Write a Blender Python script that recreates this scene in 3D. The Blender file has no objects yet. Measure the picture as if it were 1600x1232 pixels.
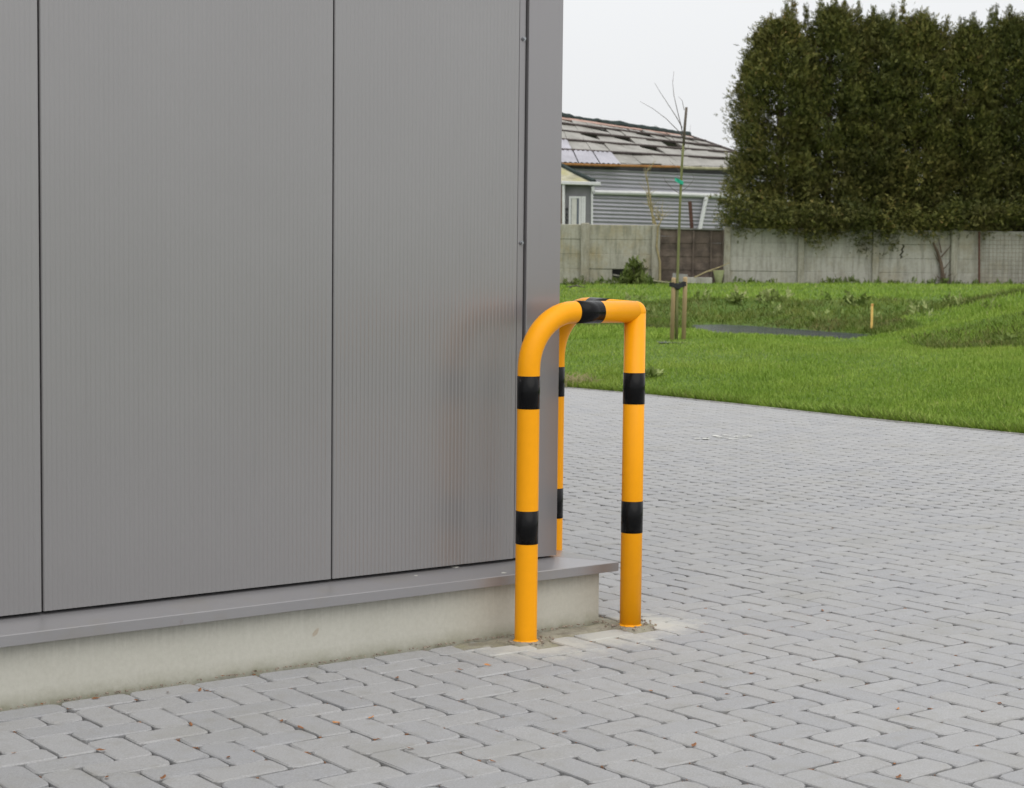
import bpy, math, random
import numpy as np
from mathutils import Matrix, Vector

random.seed(7)
rng = np.random.default_rng(7)
S = bpy.context.scene
COL = S.collection

# ------------------------------------------------------------------ camera, world, sun, exposure
CAM_H = 1.18
PITCH, ROLL, FPX = math.radians(3.81), math.radians(0.63), 2700.0
cd = bpy.data.cameras.new('camera')
cam = bpy.data.objects.new('camera', cd)
COL.objects.link(cam)
CAM_M = Matrix.Rotation(math.pi/2 - PITCH, 4, 'X') @ Matrix.Rotation(ROLL, 4, 'Z')
cam.matrix_world = Matrix.Translation((0, 0, CAM_H)) @ CAM_M
cd.sensor_width = 36.0
cd.lens = 36.0*FPX/1600.0
cd.clip_start, cd.clip_end = 0.1, 2000.0
cd.dof.use_dof = True
cd.dof.focus_distance = 5.75
cd.dof.aperture_fstop = 11.0
S.camera = cam

W = bpy.data.worlds.new('World')
S.world = W
W.use_nodes = True
nt = W.node_tree
nt.nodes.clear()
SUN_EL, SUN_AZ = math.radians(54), math.radians(150)
sky = nt.nodes.new('ShaderNodeTexSky')
sky.sky_type = 'NISHITA'
sky.sun_disc = False
sky.sun_elevation, sky.sun_rotation = SUN_EL, SUN_AZ
sky.air_density, sky.dust_density, sky.ozone_density = 1.0, 6.0, 1.0
tc = nt.nodes.new('ShaderNodeTexCoord')
sep = nt.nodes.new('ShaderNodeSeparateXYZ')
ramp = nt.nodes.new('ShaderNodeValToRGB')       # overcast cloud deck: paler towards the zenith, soft mottling
noi = nt.nodes.new('ShaderNodeTexNoise')
noi.inputs['Scale'].default_value = 1.6
noi.inputs['Detail'].default_value = 4
mul = nt.nodes.new('ShaderNodeMix'); mul.data_type = 'RGBA'; mul.blend_type = 'MIX'
mot = nt.nodes.new('ShaderNodeMapRange')
mot.inputs['From Min'].default_value, mot.inputs['From Max'].default_value = 0.3, 0.7
mot.inputs['To Min'].default_value, mot.inputs['To Max'].default_value = 8.2, 8.7
sc_ = nt.nodes.new('ShaderNodeVectorMath'); sc_.operation = 'SCALE'
bg = nt.nodes.new('ShaderNodeBackground')
out = nt.nodes.new('ShaderNodeOutputWorld')
e = ramp.color_ramp.elements
e[0].position, e[0].color = 0.0, (0.485, 0.492, 0.500, 1)
e[1].position, e[1].color = 1.0, (0.92, 0.925, 0.93, 1)
mul.inputs[0].default_value = 0.93
L = nt.links.new
L(tc.outputs['Generated'], sep.inputs[0])
L(sep.outputs['Z'], ramp.inputs[0])
L(tc.outputs['Generated'], noi.inputs['Vector'])
L(noi.outputs[0], mot.inputs['Value'])
dbl = nt.nodes.new('ShaderNodeMath'); dbl.operation = 'MULTIPLY'; dbl.inputs[1].default_value = 2.0
L(mot.outputs[0], dbl.inputs[0])
L(ramp.outputs[0], sc_.inputs[0]); L(dbl.outputs[0], sc_.inputs['Scale'])
L(sky.outputs[0], mul.inputs[6]); L(sc_.outputs[0], mul.inputs[7])
L(mul.outputs[2], bg.inputs[0])
bg.inputs[1].default_value = 0.10
L(bg.outputs[0], out.inputs[0])

sl = bpy.data.lights.new('sun', 'SUN')
sl.energy, sl.angle, sl.color = 0.9, math.radians(60), (1.0, 0.96, 0.9)
so = bpy.data.objects.new('sun', sl)
COL.objects.link(so)
sd = Vector((math.sin(SUN_AZ)*math.cos(SUN_EL), math.cos(SUN_AZ)*math.cos(SUN_EL), math.sin(SUN_EL)))
so.rotation_euler = sd.to_track_quat('Z', 'Y').to_euler()
so.location = (0, 0, 30)
S.view_settings.view_transform = 'Standard'
S.view_settings.look = 'None'
S.view_settings.exposure = 0.0
S.view_settings.gamma = 1.0
S.view_settings.use_curve_mapping = False

# ------------------------------------------------------------------ frames of reference
TH = math.radians(37.5)                         # bearing of the metal facade
O = Vector((0.3152, 5.9333, 0.0))               # bottom corner of the plinth
E1 = Vector((math.cos(TH), math.sin(TH), 0))
E2 = Vector((-math.sin(TH), math.cos(TH), 0))
def F(s, n, z=0.0):                             # along the facade, into the building, up
    return O + E1*s + E2*n + Vector((0, 0, z))
_R3 = CAM_M.to_3x3()
def at(x, y, Y):                                # where the sight line of a surveyed pixel meets distance Y
    d = _R3 @ Vector(((x-800)/FPX, (616-y)/FPX, -1.0))
    return Vector((0, 0, CAM_H)) + d*(Y/d.y)
def project(P):
    q = _R3.transposed() @ (Vector(P) - Vector((0, 0, CAM_H)))
    if q.z > -0.3: return None
    return 800 + FPX*q.x/-q.z, 616 - FPX*q.y/-q.z, -q.z

# ------------------------------------------------------------------ materials
MATS = {}
class NB:
    def __init__(s, name):
        s.m = bpy.data.materials.new(name); s.m.use_nodes = True
        s.t = s.m.node_tree; s.p = s.t.nodes['Principled BSDF']; MATS[name] = s.m
    def n(s, typ, **kw):
        nd = s.t.nodes.new(typ)
        for k, v in kw.items(): setattr(nd, k, v)
        return nd
    def l(s, a, b): s.t.links.new(a, b)
    def noise(s, scale, detail=4, rough=0.55, coord='Object', stretch=None, dist=0.0):
        c = s.n('ShaderNodeTexCoord') if coord != 'Position' else s.n('ShaderNodeNewGeometry')
        src = c.outputs[coord]
        if stretch:
            mp = s.n('ShaderNodeMapping'); mp.inputs['Scale'].default_value = stretch
            s.l(src, mp.inputs['Vector']); src = mp.outputs[0]
        nn = s.n('ShaderNodeTexNoise'); s.l(src, nn.inputs['Vector'])
        nn.inputs['Scale'].default_value = scale; nn.inputs['Detail'].default_value = detail
        nn.inputs['Roughness'].default_value = rough; nn.inputs['Distortion'].default_value = dist
        return nn.outputs[0]
    def ramp(s, fac, stops):
        r = s.n('ShaderNodeValToRGB'); s.l(fac, r.inputs[0]); el = r.color_ramp.elements
        while len(el) < len(stops): el.new(0.5)
        for q, (p, c) in zip(el, stops):
            q.position = p; q.color = (c[0], c[1], c[2], 1) if not isinstance(c, (int, float)) else (c, c, c, 1)
        return r.outputs[0]
    def mix(s, fac, a, b, mode='MIX'):
        m = s.n('ShaderNodeMix'); m.data_type = 'RGBA'; m.blend_type = mode
        for i, v in ((0, fac), (6, a), (7, b)):
            if isinstance(v, (int, float)): m.inputs[i].default_value = v if i == 0 else (v, v, v, 1)
            elif isinstance(v, tuple): m.inputs[i].default_value = (v[0], v[1], v[2], 1)
            else: s.l(v, m.inputs[i])
        return m.outputs[2]
    def math(s, op, a, b=0.0):
        m = s.n('ShaderNodeMath'); m.operation = op
        for i, v in ((0, a), (1, b)):
            if isinstance(v, (int, float)): m.inputs[i].default_value = v
            else: s.l(v, m.inputs[i])
        return m.outputs[0]
    def attr(s, name):
        a = s.n('ShaderNodeAttribute'); a.attribute_name = name
        return a.outputs['Fac']
    def bump(s, h, strength, dist=0.01):
        b = s.n('ShaderNodeBump'); b.inputs['Strength'].default_value = strength; b.inputs['Distance'].default_value = dist
        s.l(h, b.inputs['Height']); s.l(b.outputs[0], s.p.inputs['Normal'])
    def col(s, c):
        if isinstance(c, tuple): s.p.inputs['Base Color'].default_value = (c[0], c[1], c[2], 1)
        else: s.l(c, s.p.inputs['Base Color'])
    def rough(s, r):
        if isinstance(r, (int, float)): s.p.inputs['Roughness'].default_value = r
        else: s.l(r, s.p.inputs['Roughness'])

def simple(name, c, rough=0.6, metal=0.0, var=0.12, scale=6.0, bump=0.0, stretch=None, spec=None):
    b = NB(name)
    nz = b.noise(scale, 5, 0.6, 'Object', stretch)
    lo = tuple(v*(1-var) for v in c); hi = tuple(min(1, v*(1+var)) for v in c)
    b.col(b.ramp(nz, [(0.3, lo), (0.7, hi)])); b.rough(rough)
    b.p.inputs['Metallic'].default_value = metal
    if spec is not None: b.p.inputs['Specular IOR Level'].default_value = spec
    if bump: b.bump(b.noise(scale*4, 5, 0.65, 'Object', stretch), bump, 0.01)
    return b.m

def stained(name, base, stain, dark, rough=0.85, scale=2.0, vertical=True, bump=0.3):
    b = NB(name)
    n1 = b.noise(scale, 6, 0.62, 'Position')
    n2 = b.noise(scale*1.7, 5, 0.6, 'Position', (5, 5, 0.6) if vertical else None)
    n3 = b.noise(scale*12, 4, 0.6, 'Position')
    c = b.mix(b.ramp(n1, [(0.47, 0.0), (0.66, 0.85)]), base, stain)
    c = b.mix(b.ramp(n2, [(0.44, 0.0), (0.68, 0.85)]), c, dark)
    c = b.mix(0.25, c, b.ramp(n3, [(0.3, tuple(v*0.6 for v in base)), (0.7, tuple(v*1.3 for v in base))]))
    b.col(c); b.rough(rough); b.bump(b.noise(scale*20, 5, 0.7, 'Position'), bump, 0.006)
    return b.m

# painted steel cladding
def cladding(name, c, rough, metal, wav):
    b = NB(name)
    n1 = b.noise(1.3, 3, 0.5, 'Position'); n2 = b.noise(60, 3, 0.6, 'Position')
    col = b.ramp(n1, [(0.3, tuple(v*0.975 for v in c)), (0.7, tuple(v*1.025 for v in c))])
    n3 = b.noise(7, 5, 0.7, 'Position', (6, 6, 0.35))
    col = b.mix(b.ramp(n3, [(0.56, 0.0), (0.8, 0.22)]), col, tuple(v*0.82 for v in c))
    b.col(col)
    b.rough(rough)
    b.p.inputs['Metallic'].default_value = metal
    b.bump(b.noise(2.2, 2, 0.4, 'Position'), wav, 0.02)
    return b.m
cladding('facade_paint', (0.312, 0.304, 0.308), 0.30, 0.5, 0.10)
cladding('trim_paint', (0.305, 0.294, 0.303), 0.28, 0.5, 0.04)
def flashing_mat():
    b = NB('flashing_paint')
    n = b.noise(5, 6, 0.65, 'Position'); n2 = b.noise(26, 5, 0.7, 'Position', (1, 1, 0.4))
    c = b.ramp(b.noise(1.5, 3, 0.5, 'Position'), [(0.3, (0.30, 0.294, 0.305)), (0.7, (0.335, 0.33, 0.335))])
    c = b.mix(b.ramp(n, [(0.52, 0.0), (0.72, 0.5)]), c, (0.30, 0.28, 0.24))
    c = b.mix(b.ramp(n2, [(0.66, 0.0), (0.78, 0.55)]), c, (0.20, 0.14, 0.10))
    b.col(c); b.rough(0.34); b.p.inputs['Metallic'].default_value = 0.4
    b.bump(b.noise(3.5, 3, 0.5, 'Position'), 0.12, 0.02)
flashing_mat()
simple('dark_gap', (0.02, 0.02, 0.022), 0.9)
simple('screw_zinc', (0.35, 0.36, 0.38), 0.35, 0.8)
simple('roof_membrane', (0.1, 0.1, 0.1), 0.9)

def concrete_plinth():
    b = NB('plinth_concrete')
    g = b.n('ShaderNodeNewGeometry'); sp = b.n('ShaderNodeSeparateXYZ'); b.l(g.outputs['Position'], sp.inputs[0])
    z = sp.outputs['Z']
    n1 = b.noise(3, 6, 0.6, 'Position'); nv = b.noise(9, 6, 0.75, 'Position', (9, 9, 0.5)); nf = b.noise(70, 4, 0.6, 'Position')
    c = b.ramp(n1, [(0.3, (0.50, 0.49, 0.425)), (0.7, (0.545, 0.535, 0.47))])
    c = b.mix(b.ramp(nv, [(0.45, 0.0), (0.85, 0.5)]), c, (0.56, 0.545, 0.49))
    drip = b.math('MULTIPLY', b.ramp(nv, [(0.42, 1.0), (0.62, 0.0)]), b.ramp(b.math('MULTIPLY', z, 5.7), [(0.6, 0.0), (1.0, 0.5)]))
    c = b.mix(drip, c, (0.36, 0.35, 0.30))
    ng = b.noise(14, 5, 0.7, 'Position')
    alg = b.math('MULTIPLY', b.ramp(ng, [(0.3, 0.2), (0.65, 1.0)]), b.ramp(b.math('MULTIPLY', z, 5.7), [(0.0, 0.7), (0.07, 0.35), (0.25, 0.0)]))
    c = b.mix(alg, c, (0.17, 0.165, 0.06))
    spot = b.noise(16, 2, 0.4, 'Position')
    c = b.mix(b.ramp(spot, [(0.775, 0.0), (0.80, 0.55)]), c, (0.33, 0.22, 0.12))
    c = b.mix(0.2, c, b.ramp(nf, [(0.3, (0.34, 0.34, 0.30)), (0.7, (0.56, 0.56, 0.51))]))
    b.col(c); b.rough(0.85); b.bump(b.noise(90, 5, 0.7, 'Position'), 0.25, 0.004)
concrete_plinth()

P1, P2 = F(-0.428, -0.1275), F(0.0258, -0.1275)
P3 = F(0.0258, 0.303)
def paver_mat(name, stuff):
    b = NB(name)
    if stuff: r = b.attr('tint')
    else:
        oi = b.n('ShaderNodeObjectInfo'); r = oi.outputs['Random']
    c = b.ramp(r, [(0.0, (0.290, 0.296, 0.316)), (0.3, (0.338, 0.343, 0.358)), (0.7, (0.358, 0.355, 0.352)), (1.0, (0.395, 0.398, 0.405))])
    c = b.mix(b.ramp(b.noise(0.35, 4, 0.6, 'Position'), [(0.35, 0.0), (0.7, 0.5)]), c, (0.352, 0.345, 0.336))
    fine = b.noise(220, 4, 0.7, 'Position')
    c = b.mix(0.5, c, b.ramp(fine, [(0.28, (0.19, 0.19, 0.193)), (0.5, (0.335, 0.336, 0.34)), (0.72, (0.50, 0.50, 0.505))]))
    st = b.noise(18, 5, 0.65, 'Position')
    c = b.mix(b.ramp(st, [(0.50, 0.0), (0.72, 0.5)]), c, (0.28, 0.273, 0.25))
    gr = b.noise(2.2, 5, 0.65, 'Position')
    c = b.mix(b.ramp(gr, [(0.52, 0.0), (0.75, 0.4)]), c, (0.26, 0.25, 0.205))
    # cement residue spilt round the feet of the guard
    g = b.n('ShaderNodeNewGeometry')
    cem = None
    for P, rad in ((F(-0.42, -0.17), 0.30), (F(0.09, -0.13), 0.25), (F(-0.16, -0.22), 0.22)):
        d = b.n('ShaderNodeVectorMath'); d.operation = 'DISTANCE'
        b.l(g.outputs['Position'], d.inputs[0]); d.inputs[1].default_value = P
        v = b.math('SUBTRACT', 1.0, b.math('DIVIDE', d.outputs['Value'], rad))
        cem = v if cem is None else b.math('MAXIMUM', cem, v)
    cem = b.math('ADD', cem, b.math('MULTIPLY', b.math('SUBTRACT', b.noise(14, 7, 0.75, 'Position'), 0.5), 2.0))
    c = b.mix(b.ramp(cem, [(0.12, 0.0), (0.7, 0.62)]), c, (0.56, 0.55, 0.485))
    b.col(c); b.rough(0.8)
    b.bump(b.noise(260, 5, 0.75, 'Position'), 0.35, 0.003)
paver_mat('paver_concrete', False)
paver_mat('paver_concrete_field', True)
simple('joint_sand', (0.042, 0.041, 0.036), 0.95, 0, 0.5, 60, 0.6)
stained('mortar', (0.36, 0.34, 0.27), (0.23, 0.22, 0.11), (0.17, 0.15, 0.12), 0.95, 9, False, 0.9)
simple('edging_concrete', (0.42, 0.41, 0.39), 0.9, 0, 0.2, 9, 0.4)

def paint(name, c, rough, spec):
    b = NB(name)
    n = b.noise(30, 4, 0.6, 'Position'); k = b.noise(45, 2, 0.4, 'Position')
    col = b.ramp(n, [(0.3, tuple(v*0.96 for v in c)), (0.7, c)])
    col = b.mix(b.ramp(k, [(0.78, 0.0), (0.8, 0.6)]), col, tuple(0.6*v+0.03 for v in c))
    b.col(col); b.rough(rough); b.p.inputs['Specular IOR Level'].default_value = spec
    b.bump(b.noise(160, 3, 0.5, 'Position'), 0.05, 0.002)
paint('guard_orange', (0.95, 0.385, 0.004), 0.36, 0.2)
paint('guard_black', (0.006, 0.006, 0.0065), 0.24, 0.14)

def grass_mat(name, stops, var_scale):
    b = NB(name)
    t = b.attr('tint')
    c = b.ramp(t, stops)
    n = b.noise(var_scale, 5, 0.65, 'Position')
    c = b.mix(b.ramp(n, [(0.35, 0.0), (0.7, 0.75)]), c, (0.14, 0.25, 0.024))
    n2 = b.noise(var_scale*0.37, 4, 0.6, 'Position')
    c = b.mix(b.ramp(n2, [(0.5, 0.0), (0.72, 0.6)]), c, (0.26, 0.305, 0.05))
    b.col(c); b.rough(0.6)
    b.p.inputs['Specular IOR Level'].default_value = 0.25
    return b.m
grass_mat('meadow_grass', [(0.0, (0.15, 0.25, 0.026)), (0.5, (0.245, 0.365, 0.044)), (0.85, (0.34, 0.44, 0.08)), (1.0, (0.46, 0.43, 0.19))], 1.1)
grass_mat('bank_grass', [(0.0, (0.048, 0.07, 0.015)), (0.5, (0.092, 0.115, 0.024)), (0.85, (0.16, 0.16, 0.042)), (1.0, (0.27, 0.20, 0.09))], 0.9)
def earth():
    b = NB('meadow_earth')
    n = b.noise(0.8, 6, 0.65, 'Position'); n2 = b.noise(30, 5, 0.7, 'Position')
    c = b.ramp(n, [(0.3, (0.075, 0.145, 0.016)), (0.7, (0.115, 0.185, 0.024))])
    c = b.mix(b.ramp(n2, [(0.45, 0.0), (0.8, 0.6)]), c, (0.06, 0.085, 0.02))
    b.col(c); b.rough(0.95); b.bump(n2, 0.8, 0.03)
earth()
def water():
    b = NB('ditch_water')
    n = b.noise(1.5, 4, 0.6, 'Position')
    b.col(b.ramp(n, [(0.3, (0.040, 0.047, 0.064)), (0.7, (0.065, 0.073, 0.096))])); b.rough(0.2)
    b.p.inputs['Specular IOR Level'].default_value = 0.32; b.bump(b.noise(6, 4, 0.6, 'Position'), 0.25, 0.03)
water()
stained('wall_concrete', (0.43, 0.42, 0.37), (0.31, 0.265, 0.165), (0.21, 0.2, 0.165), 0.92, 1.1, True, 0.6)
stained('post_concrete', (0.36, 0.345, 0.285), (0.25, 0.215, 0.13), (0.17, 0.16, 0.12), 0.92, 1.6, True, 0.6)
stained('wall_concrete_old', (0.37, 0.36, 0.295), (0.30, 0.235, 0.10), (0.17, 0.17, 0.125), 0.92, 1.3, True, 0.6)
stained('dark_wood', (0.115, 0.088, 0.07), (0.24, 0.19, 0.155), (0.04, 0.033, 0.027), 0.9, 2.2, False, 0.7)
simple('stake_wood', (0.47, 0.34, 0.19), 0.8, 0, 0.2, 8, 0.3, (1, 1, 0.15))
simple('yellow_stake_wood', (0.85, 0.56, 0.16), 0.7, 0, 0.15, 8)
simple('bark_green', (0.17, 0.18, 0.065), 0.75, 0, 0.3, 14, 0.5, (1, 1, 0.3))
simple('bark_cut', (0.115, 0.095, 0.075), 0.8, 0, 0.3, 14, 0.5)
simple('twig_dark', (0.10, 0.08, 0.07), 0.8, 0, 0.3, 14)
simple('twig_pale', (0.30, 0.25, 0.13), 0.8, 0, 0.3, 14)
simple('bark_brown', (0.12, 0.085, 0.06), 0.9, 0, 0.35, 12, 0.6, (1, 1, 0.2))
simple('tie_rubber', (0.014, 0.014, 0.017), 0.6)
simple('tag_green', (0.02, 0.42, 0.27), 0.5)
simple('shed_cladding', (0.36, 0.36, 0.395), 0.55, 0.1, 0.1, 1.2, 0, (1, 1, 0.3))
simple('shed_white', (0.70, 0.71, 0.71), 0.6, 0, 0.08, 3)
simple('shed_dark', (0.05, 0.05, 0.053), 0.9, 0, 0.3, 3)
simple('ridge_tar', (0.022, 0.036, 0.034), 0.85, 0, 0.4, 5, 0.6)
simple('ridge_board', (0.42, 0.28, 0.23), 0.85, 0, 0.2, 3)
simple('roof_batten', (0.075, 0.06, 0.055), 0.9, 0, 0.4, 4)
simple('roof_sheet', (0.39, 0.38, 0.42), 0.5, 0.1, 0.15, 1.1)
simple('rust_edge', (0.33, 0.16, 0.05), 0.9, 0, 0.3, 5)
stained('roof_pane_grey', (0.29, 0.28, 0.25), (0.36, 0.345, 0.32), (0.15, 0.14, 0.12), 0.6, 0.8, False, 0.2)
stained('moss_roof', (0.43, 0.41, 0.30), (0.36, 0.33, 0.12), (0.15, 0.14, 0.09), 0.9, 1.5, False, 0.6)
simple('annex_wall', (0.21, 0.21, 0.22), 0.8, 0, 0.15, 3)
stained('old_brick', (0.2, 0.13, 0.1), (0.25, 0.2, 0.17), (0.1, 0.08, 0.07), 0.9, 3, False, 0.6)
def glass():
    b = NB('window_glass'); b.col((0.10, 0.12, 0.14)); b.rough(0.08)
    b.p.inputs['Specular IOR Level'].default_value = 0.8
glass()
simple('curtain', (0.6, 0.6, 0.56), 0.9)
simple('rust_iron', (0.10, 0.05, 0.035), 0.9, 0, 0.3, 9)
simple('wire_grey', (0.22, 0.18, 0.15), 0.7, 0.3)
simple('bucket_green', (0.24, 0.27, 0.12), 0.7, 0, 0.2, 6)
simple('board_grey', (0.20, 0.20, 0.18), 0.9, 0, 0.3, 5, 0.4)
simple('board_pale', (0.36, 0.34, 0.22), 0.9, 0, 0.3, 5, 0.4)
simple('dead_leaf', (0.25, 0.11, 0.045), 0.8, 0, 0.5, 40)
simple('leaf_orange', (0.55, 0.24, 0.08), 0.8, 0, 0.4, 40)
simple('pebble', (0.30, 0.25, 0.2), 0.9, 0, 0.5, 30)
simple('white_spot', (0.62, 0.62, 0.58), 0.9, 0, 0.2, 30)
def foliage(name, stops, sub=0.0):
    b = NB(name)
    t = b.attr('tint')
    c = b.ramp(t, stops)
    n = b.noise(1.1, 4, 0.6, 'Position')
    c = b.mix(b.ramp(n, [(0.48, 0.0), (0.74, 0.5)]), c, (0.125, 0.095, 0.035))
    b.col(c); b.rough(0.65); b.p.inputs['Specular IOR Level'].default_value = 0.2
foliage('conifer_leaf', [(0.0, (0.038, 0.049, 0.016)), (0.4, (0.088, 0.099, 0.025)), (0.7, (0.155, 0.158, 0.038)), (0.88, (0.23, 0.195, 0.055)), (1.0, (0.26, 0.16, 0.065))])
foliage('weed_leaf', [(0.0, (0.09, 0.14, 0.03)), (0.6, (0.20, 0.27, 0.07)), (1.0, (0.36, 0.40, 0.17))])

# ------------------------------------------------------------------ builders
class MB:
    def __init__(s): s.v = []; s.f = []
    def add(s, vs, fs):
        o = len(s.v); s.v += [tuple(v) for v in vs]; s.f += [tuple(i+o for i in f) for f in fs]; return s
    def box(s, c, size, rot=None):
        x, y, z = (q/2 for q in size)
        vs = [Vector((a*x, b*y, d*z)) for a in (-1, 1) for b in (-1, 1) for d in (-1, 1)]
        if rot is not None: vs = [rot @ v for v in vs]
        c = Vector(c)
        return s.add([v+c for v in vs], [(0, 1, 3, 2), (4, 6, 7, 5), (0, 4, 5, 1), (2, 3, 7, 6), (0, 2, 6, 4), (1, 5, 7, 3)])
    def bbox(s, c, size, rot=None, bev=0.01):     # box with chamfered edges
        x, y, z = (q/2 for q in size); b = min(bev, x*0.45, y*0.45, z*0.45)
        rings = []
        for zz, ins in ((-z, b), (-z+b, 0), (z-b, 0), (z, b)):
            xx, yy = x-ins, y-ins
            rings.append([Vector(p) for p in ((-xx+b, -yy, zz), (xx-b, -yy, zz), (xx, -yy+b, zz), (xx, yy-b, zz), (xx-b, yy, zz), (-xx+b, yy, zz), (-xx, yy-b, zz), (-xx, -yy+b, zz))])
        vs = [v for r in rings for v in r]
        if rot is not None: vs = [rot @ v for v in vs]
        c = Vector(c); fs = [tuple(range(7, -1, -1)), tuple(range(24, 32))]
        for k in range(3):
            for i in range(8): j = (i+1) % 8; fs.append((k*8+i, k*8+j, k*8+8+j, k*8+8+i))
        return s.add([v+c for v in vs], fs)
    def tube(s, path, rad, n=8, caps=True):
        path = [Vector(p) for p in path]
        if isinstance(rad, (int, float)): rad = [rad]*len(path)
        vs, fs = [], []
        up = None
        for i, p in enumerate(path):
            t = (path[min(i+1, len(path)-1)] - path[max(i-1, 0)]).normalized()
            if up is None:
                up = Vector((0, 0, 1)) if abs(t.z) < 0.9 else Vector((1, 0, 0))
            a = (up - t*up.dot(t)).normalized(); b = t.cross(a); up = a
            for k in range(n):
                q = 2*math.pi*k/n
                vs.append(p + (a*math.cos(q) + b*math.sin(q))*rad[i])
        for i in range(len(path)-1):
            for k in range(n):
                j = (k+1) % n
                fs.append((i*n+k, i*n+j, i*n+n+j, i*n+n+k))
        if caps:
            fs.append(tuple(range(n-1, -1, -1))); fs.append(tuple(range((len(path)-1)*n, len(path)*n)))
        return s.add(vs, fs)
    def sphere(s, c, r, nu=20, nv=12):
        c = Vector(c); vs = []
        for i in range(1, nv):
            for k in range(nu):
                a, b = math.pi*i/nv, 2*math.pi*k/nu
                vs.append(c + Vector((math.sin(a)*math.cos(b), math.sin(a)*math.sin(b), math.cos(a)))*r)
        fs = []
        for i in range(nv-2):
            for k in range(nu):
                j = (k+1) % nu; fs.append((i*nu+k, (i+1)*nu+k, (i+1)*nu+j, i*nu+j))
        fs.append(tuple(range(nu))); fs.append(tuple((nv-2)*nu+k for k in range(nu-1, -1, -1)))
        return s.add(vs, fs)
    def sheet(s, p, th):                           # p: 4 corners; extruded along its normal by th
        p = [Vector(q) for q in p]; nrm = (p[1]-p[0]).cross(p[3]-p[0]).normalized()*th
        return s.add(p + [q-nrm for q in p], [(0, 1, 2, 3), (7, 6, 5, 4), (0, 4, 5, 1), (1, 5, 6, 2), (2, 6, 7, 3), (3, 7, 4, 0)])
    def mesh(s, name, mat, base=Vector((0, 0, 0)), smooth=False):
        me = bpy.data.meshes.new(name)
        me.from_pydata([(v[0]-base[0], v[1]-base[1], v[2]-base[2]) for v in s.v], [], s.f)
        me.materials.append(MATS[mat])
        if smooth:
            for p in me.polygons: p.use_smooth = len(p.vertices) == 4
        me.update()
        return me

def fast_mesh(name, V, Fc, mat, tint=None):        # numpy verts (N,3), faces (M,k)
    me = bpy.data.meshes.new(name)
    V = np.asarray(V, np.float32); Fc = np.asarray(Fc, np.int32)
    me.vertices.add(len(V)); me.vertices.foreach_set('co', V.ravel())
    k = Fc.shape[1]
    me.loops.add(Fc.size); me.loops.foreach_set('vertex_index', Fc.ravel())
    me.polygons.add(len(Fc)); me.polygons.foreach_set('loop_start', np.arange(0, Fc.size, k, dtype=np.int32))
    me.update(calc_edges=True)
    if tint is not None:
        a = me.attributes.new('tint', 'FLOAT', 'POINT'); a.data.foreach_set('value', np.asarray(tint, np.float32))
    me.materials.append(MATS[mat])
    return me

class Thing:
    def __init__(s, name, label, cat, base, group=None):
        s.o = bpy.data.objects.new(name, None); COL.objects.link(s.o)
        s.o.empty_display_size = 0.2
        s.b = Vector(base); s.o.location = s.b
        s.o['label'] = label; s.o['category'] = cat
        if group: s.o['group'] = group
    def part(s, name, mb, mat=None, smooth=False, parent=None, label=None, kind=None):
        me = mb.mesh(name, mat, s.b, smooth) if isinstance(mb, MB) else mb
        o = bpy.data.objects.new(name, me); COL.objects.link(o); o.parent = parent or s.o
        if label: o['label'] = label
        if kind: o['kind'] = kind
        return o
def single(name, mb, mat, label, cat, group=None, base=None, smooth=False):
    b = Vector(base) if base is not None else Vector((0, 0, 0))
    me = mb.mesh(name, mat, b, smooth) if isinstance(mb, MB) else mb
    o = bpy.data.objects.new(name, me); COL.objects.link(o); o.location = b
    o['label'] = label; o['category'] = cat
    if group: o['group'] = group
    return o
def struct(name, me, kind='structure'):
    o = bpy.data.objects.new(name, me); COL.objects.link(o); o['kind'] = kind
    return o

# ------------------------------------------------------------------ terrain heights
def sn(X, Y):
    dx, dy = X-O.x, Y-O.y
    return dx*E1.x + dy*E1.y, dx*E2.x + dy*E2.y
def s_edge(n):
    return np.interp(n, [-12, 3.77, 5.5, 7.3, 8.9, 10, 12, 40], [6.7, 7.58, 7.69, 7.93, 8.08, 8.06, 8.0, 8.0])
POND = np.array([(3.0, 28.8), (3.3, 33.2), (4.15, 34.2), (5.0, 31.4), (5.75, 28.6), (6.1, 26.6), (4.9, 25.0), (3.2, 26.6)])
WATER_Z = 0.335
def pond_dist(X, Y):
    P = POND; d = np.full(np.shape(X), 1e9); ins = np.zeros(np.shape(X), bool)
    for i in range(len(P)):
        a, b = P[i], P[(i+1) % len(P)]; e = b-a
        t = np.clip(((X-a[0])*e[0] + (Y-a[1])*e[1])/(e@e), 0, 1)
        d = np.minimum(d, np.hypot(X-a[0]-t*e[0], Y-a[1]-t*e[1]))
        c = ((a[1] > Y) != (b[1] > Y)) & (X < (b[0]-a[0])*(Y-a[1])/(b[1]-a[1]+1e-12)+a[0])
        ins ^= c
    return np.where(ins, -d, d)
def smooth(a, b, x):
    t = np.clip((x-a)/(b-a), 0, 1); return t*t*(3-2*t)
def vnoise(X, Y, sc, seed):
    v = 0
    r = np.random.default_rng(seed)
    for k in range(7):
        a, p, fr = r.uniform(0, 6.28), r.uniform(0, 6.28), sc*r.uniform(0.6, 1.6)
        v = v + np.sin((X*math.cos(a)+Y*math.sin(a))*fr + p)
    return v/7
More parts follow.
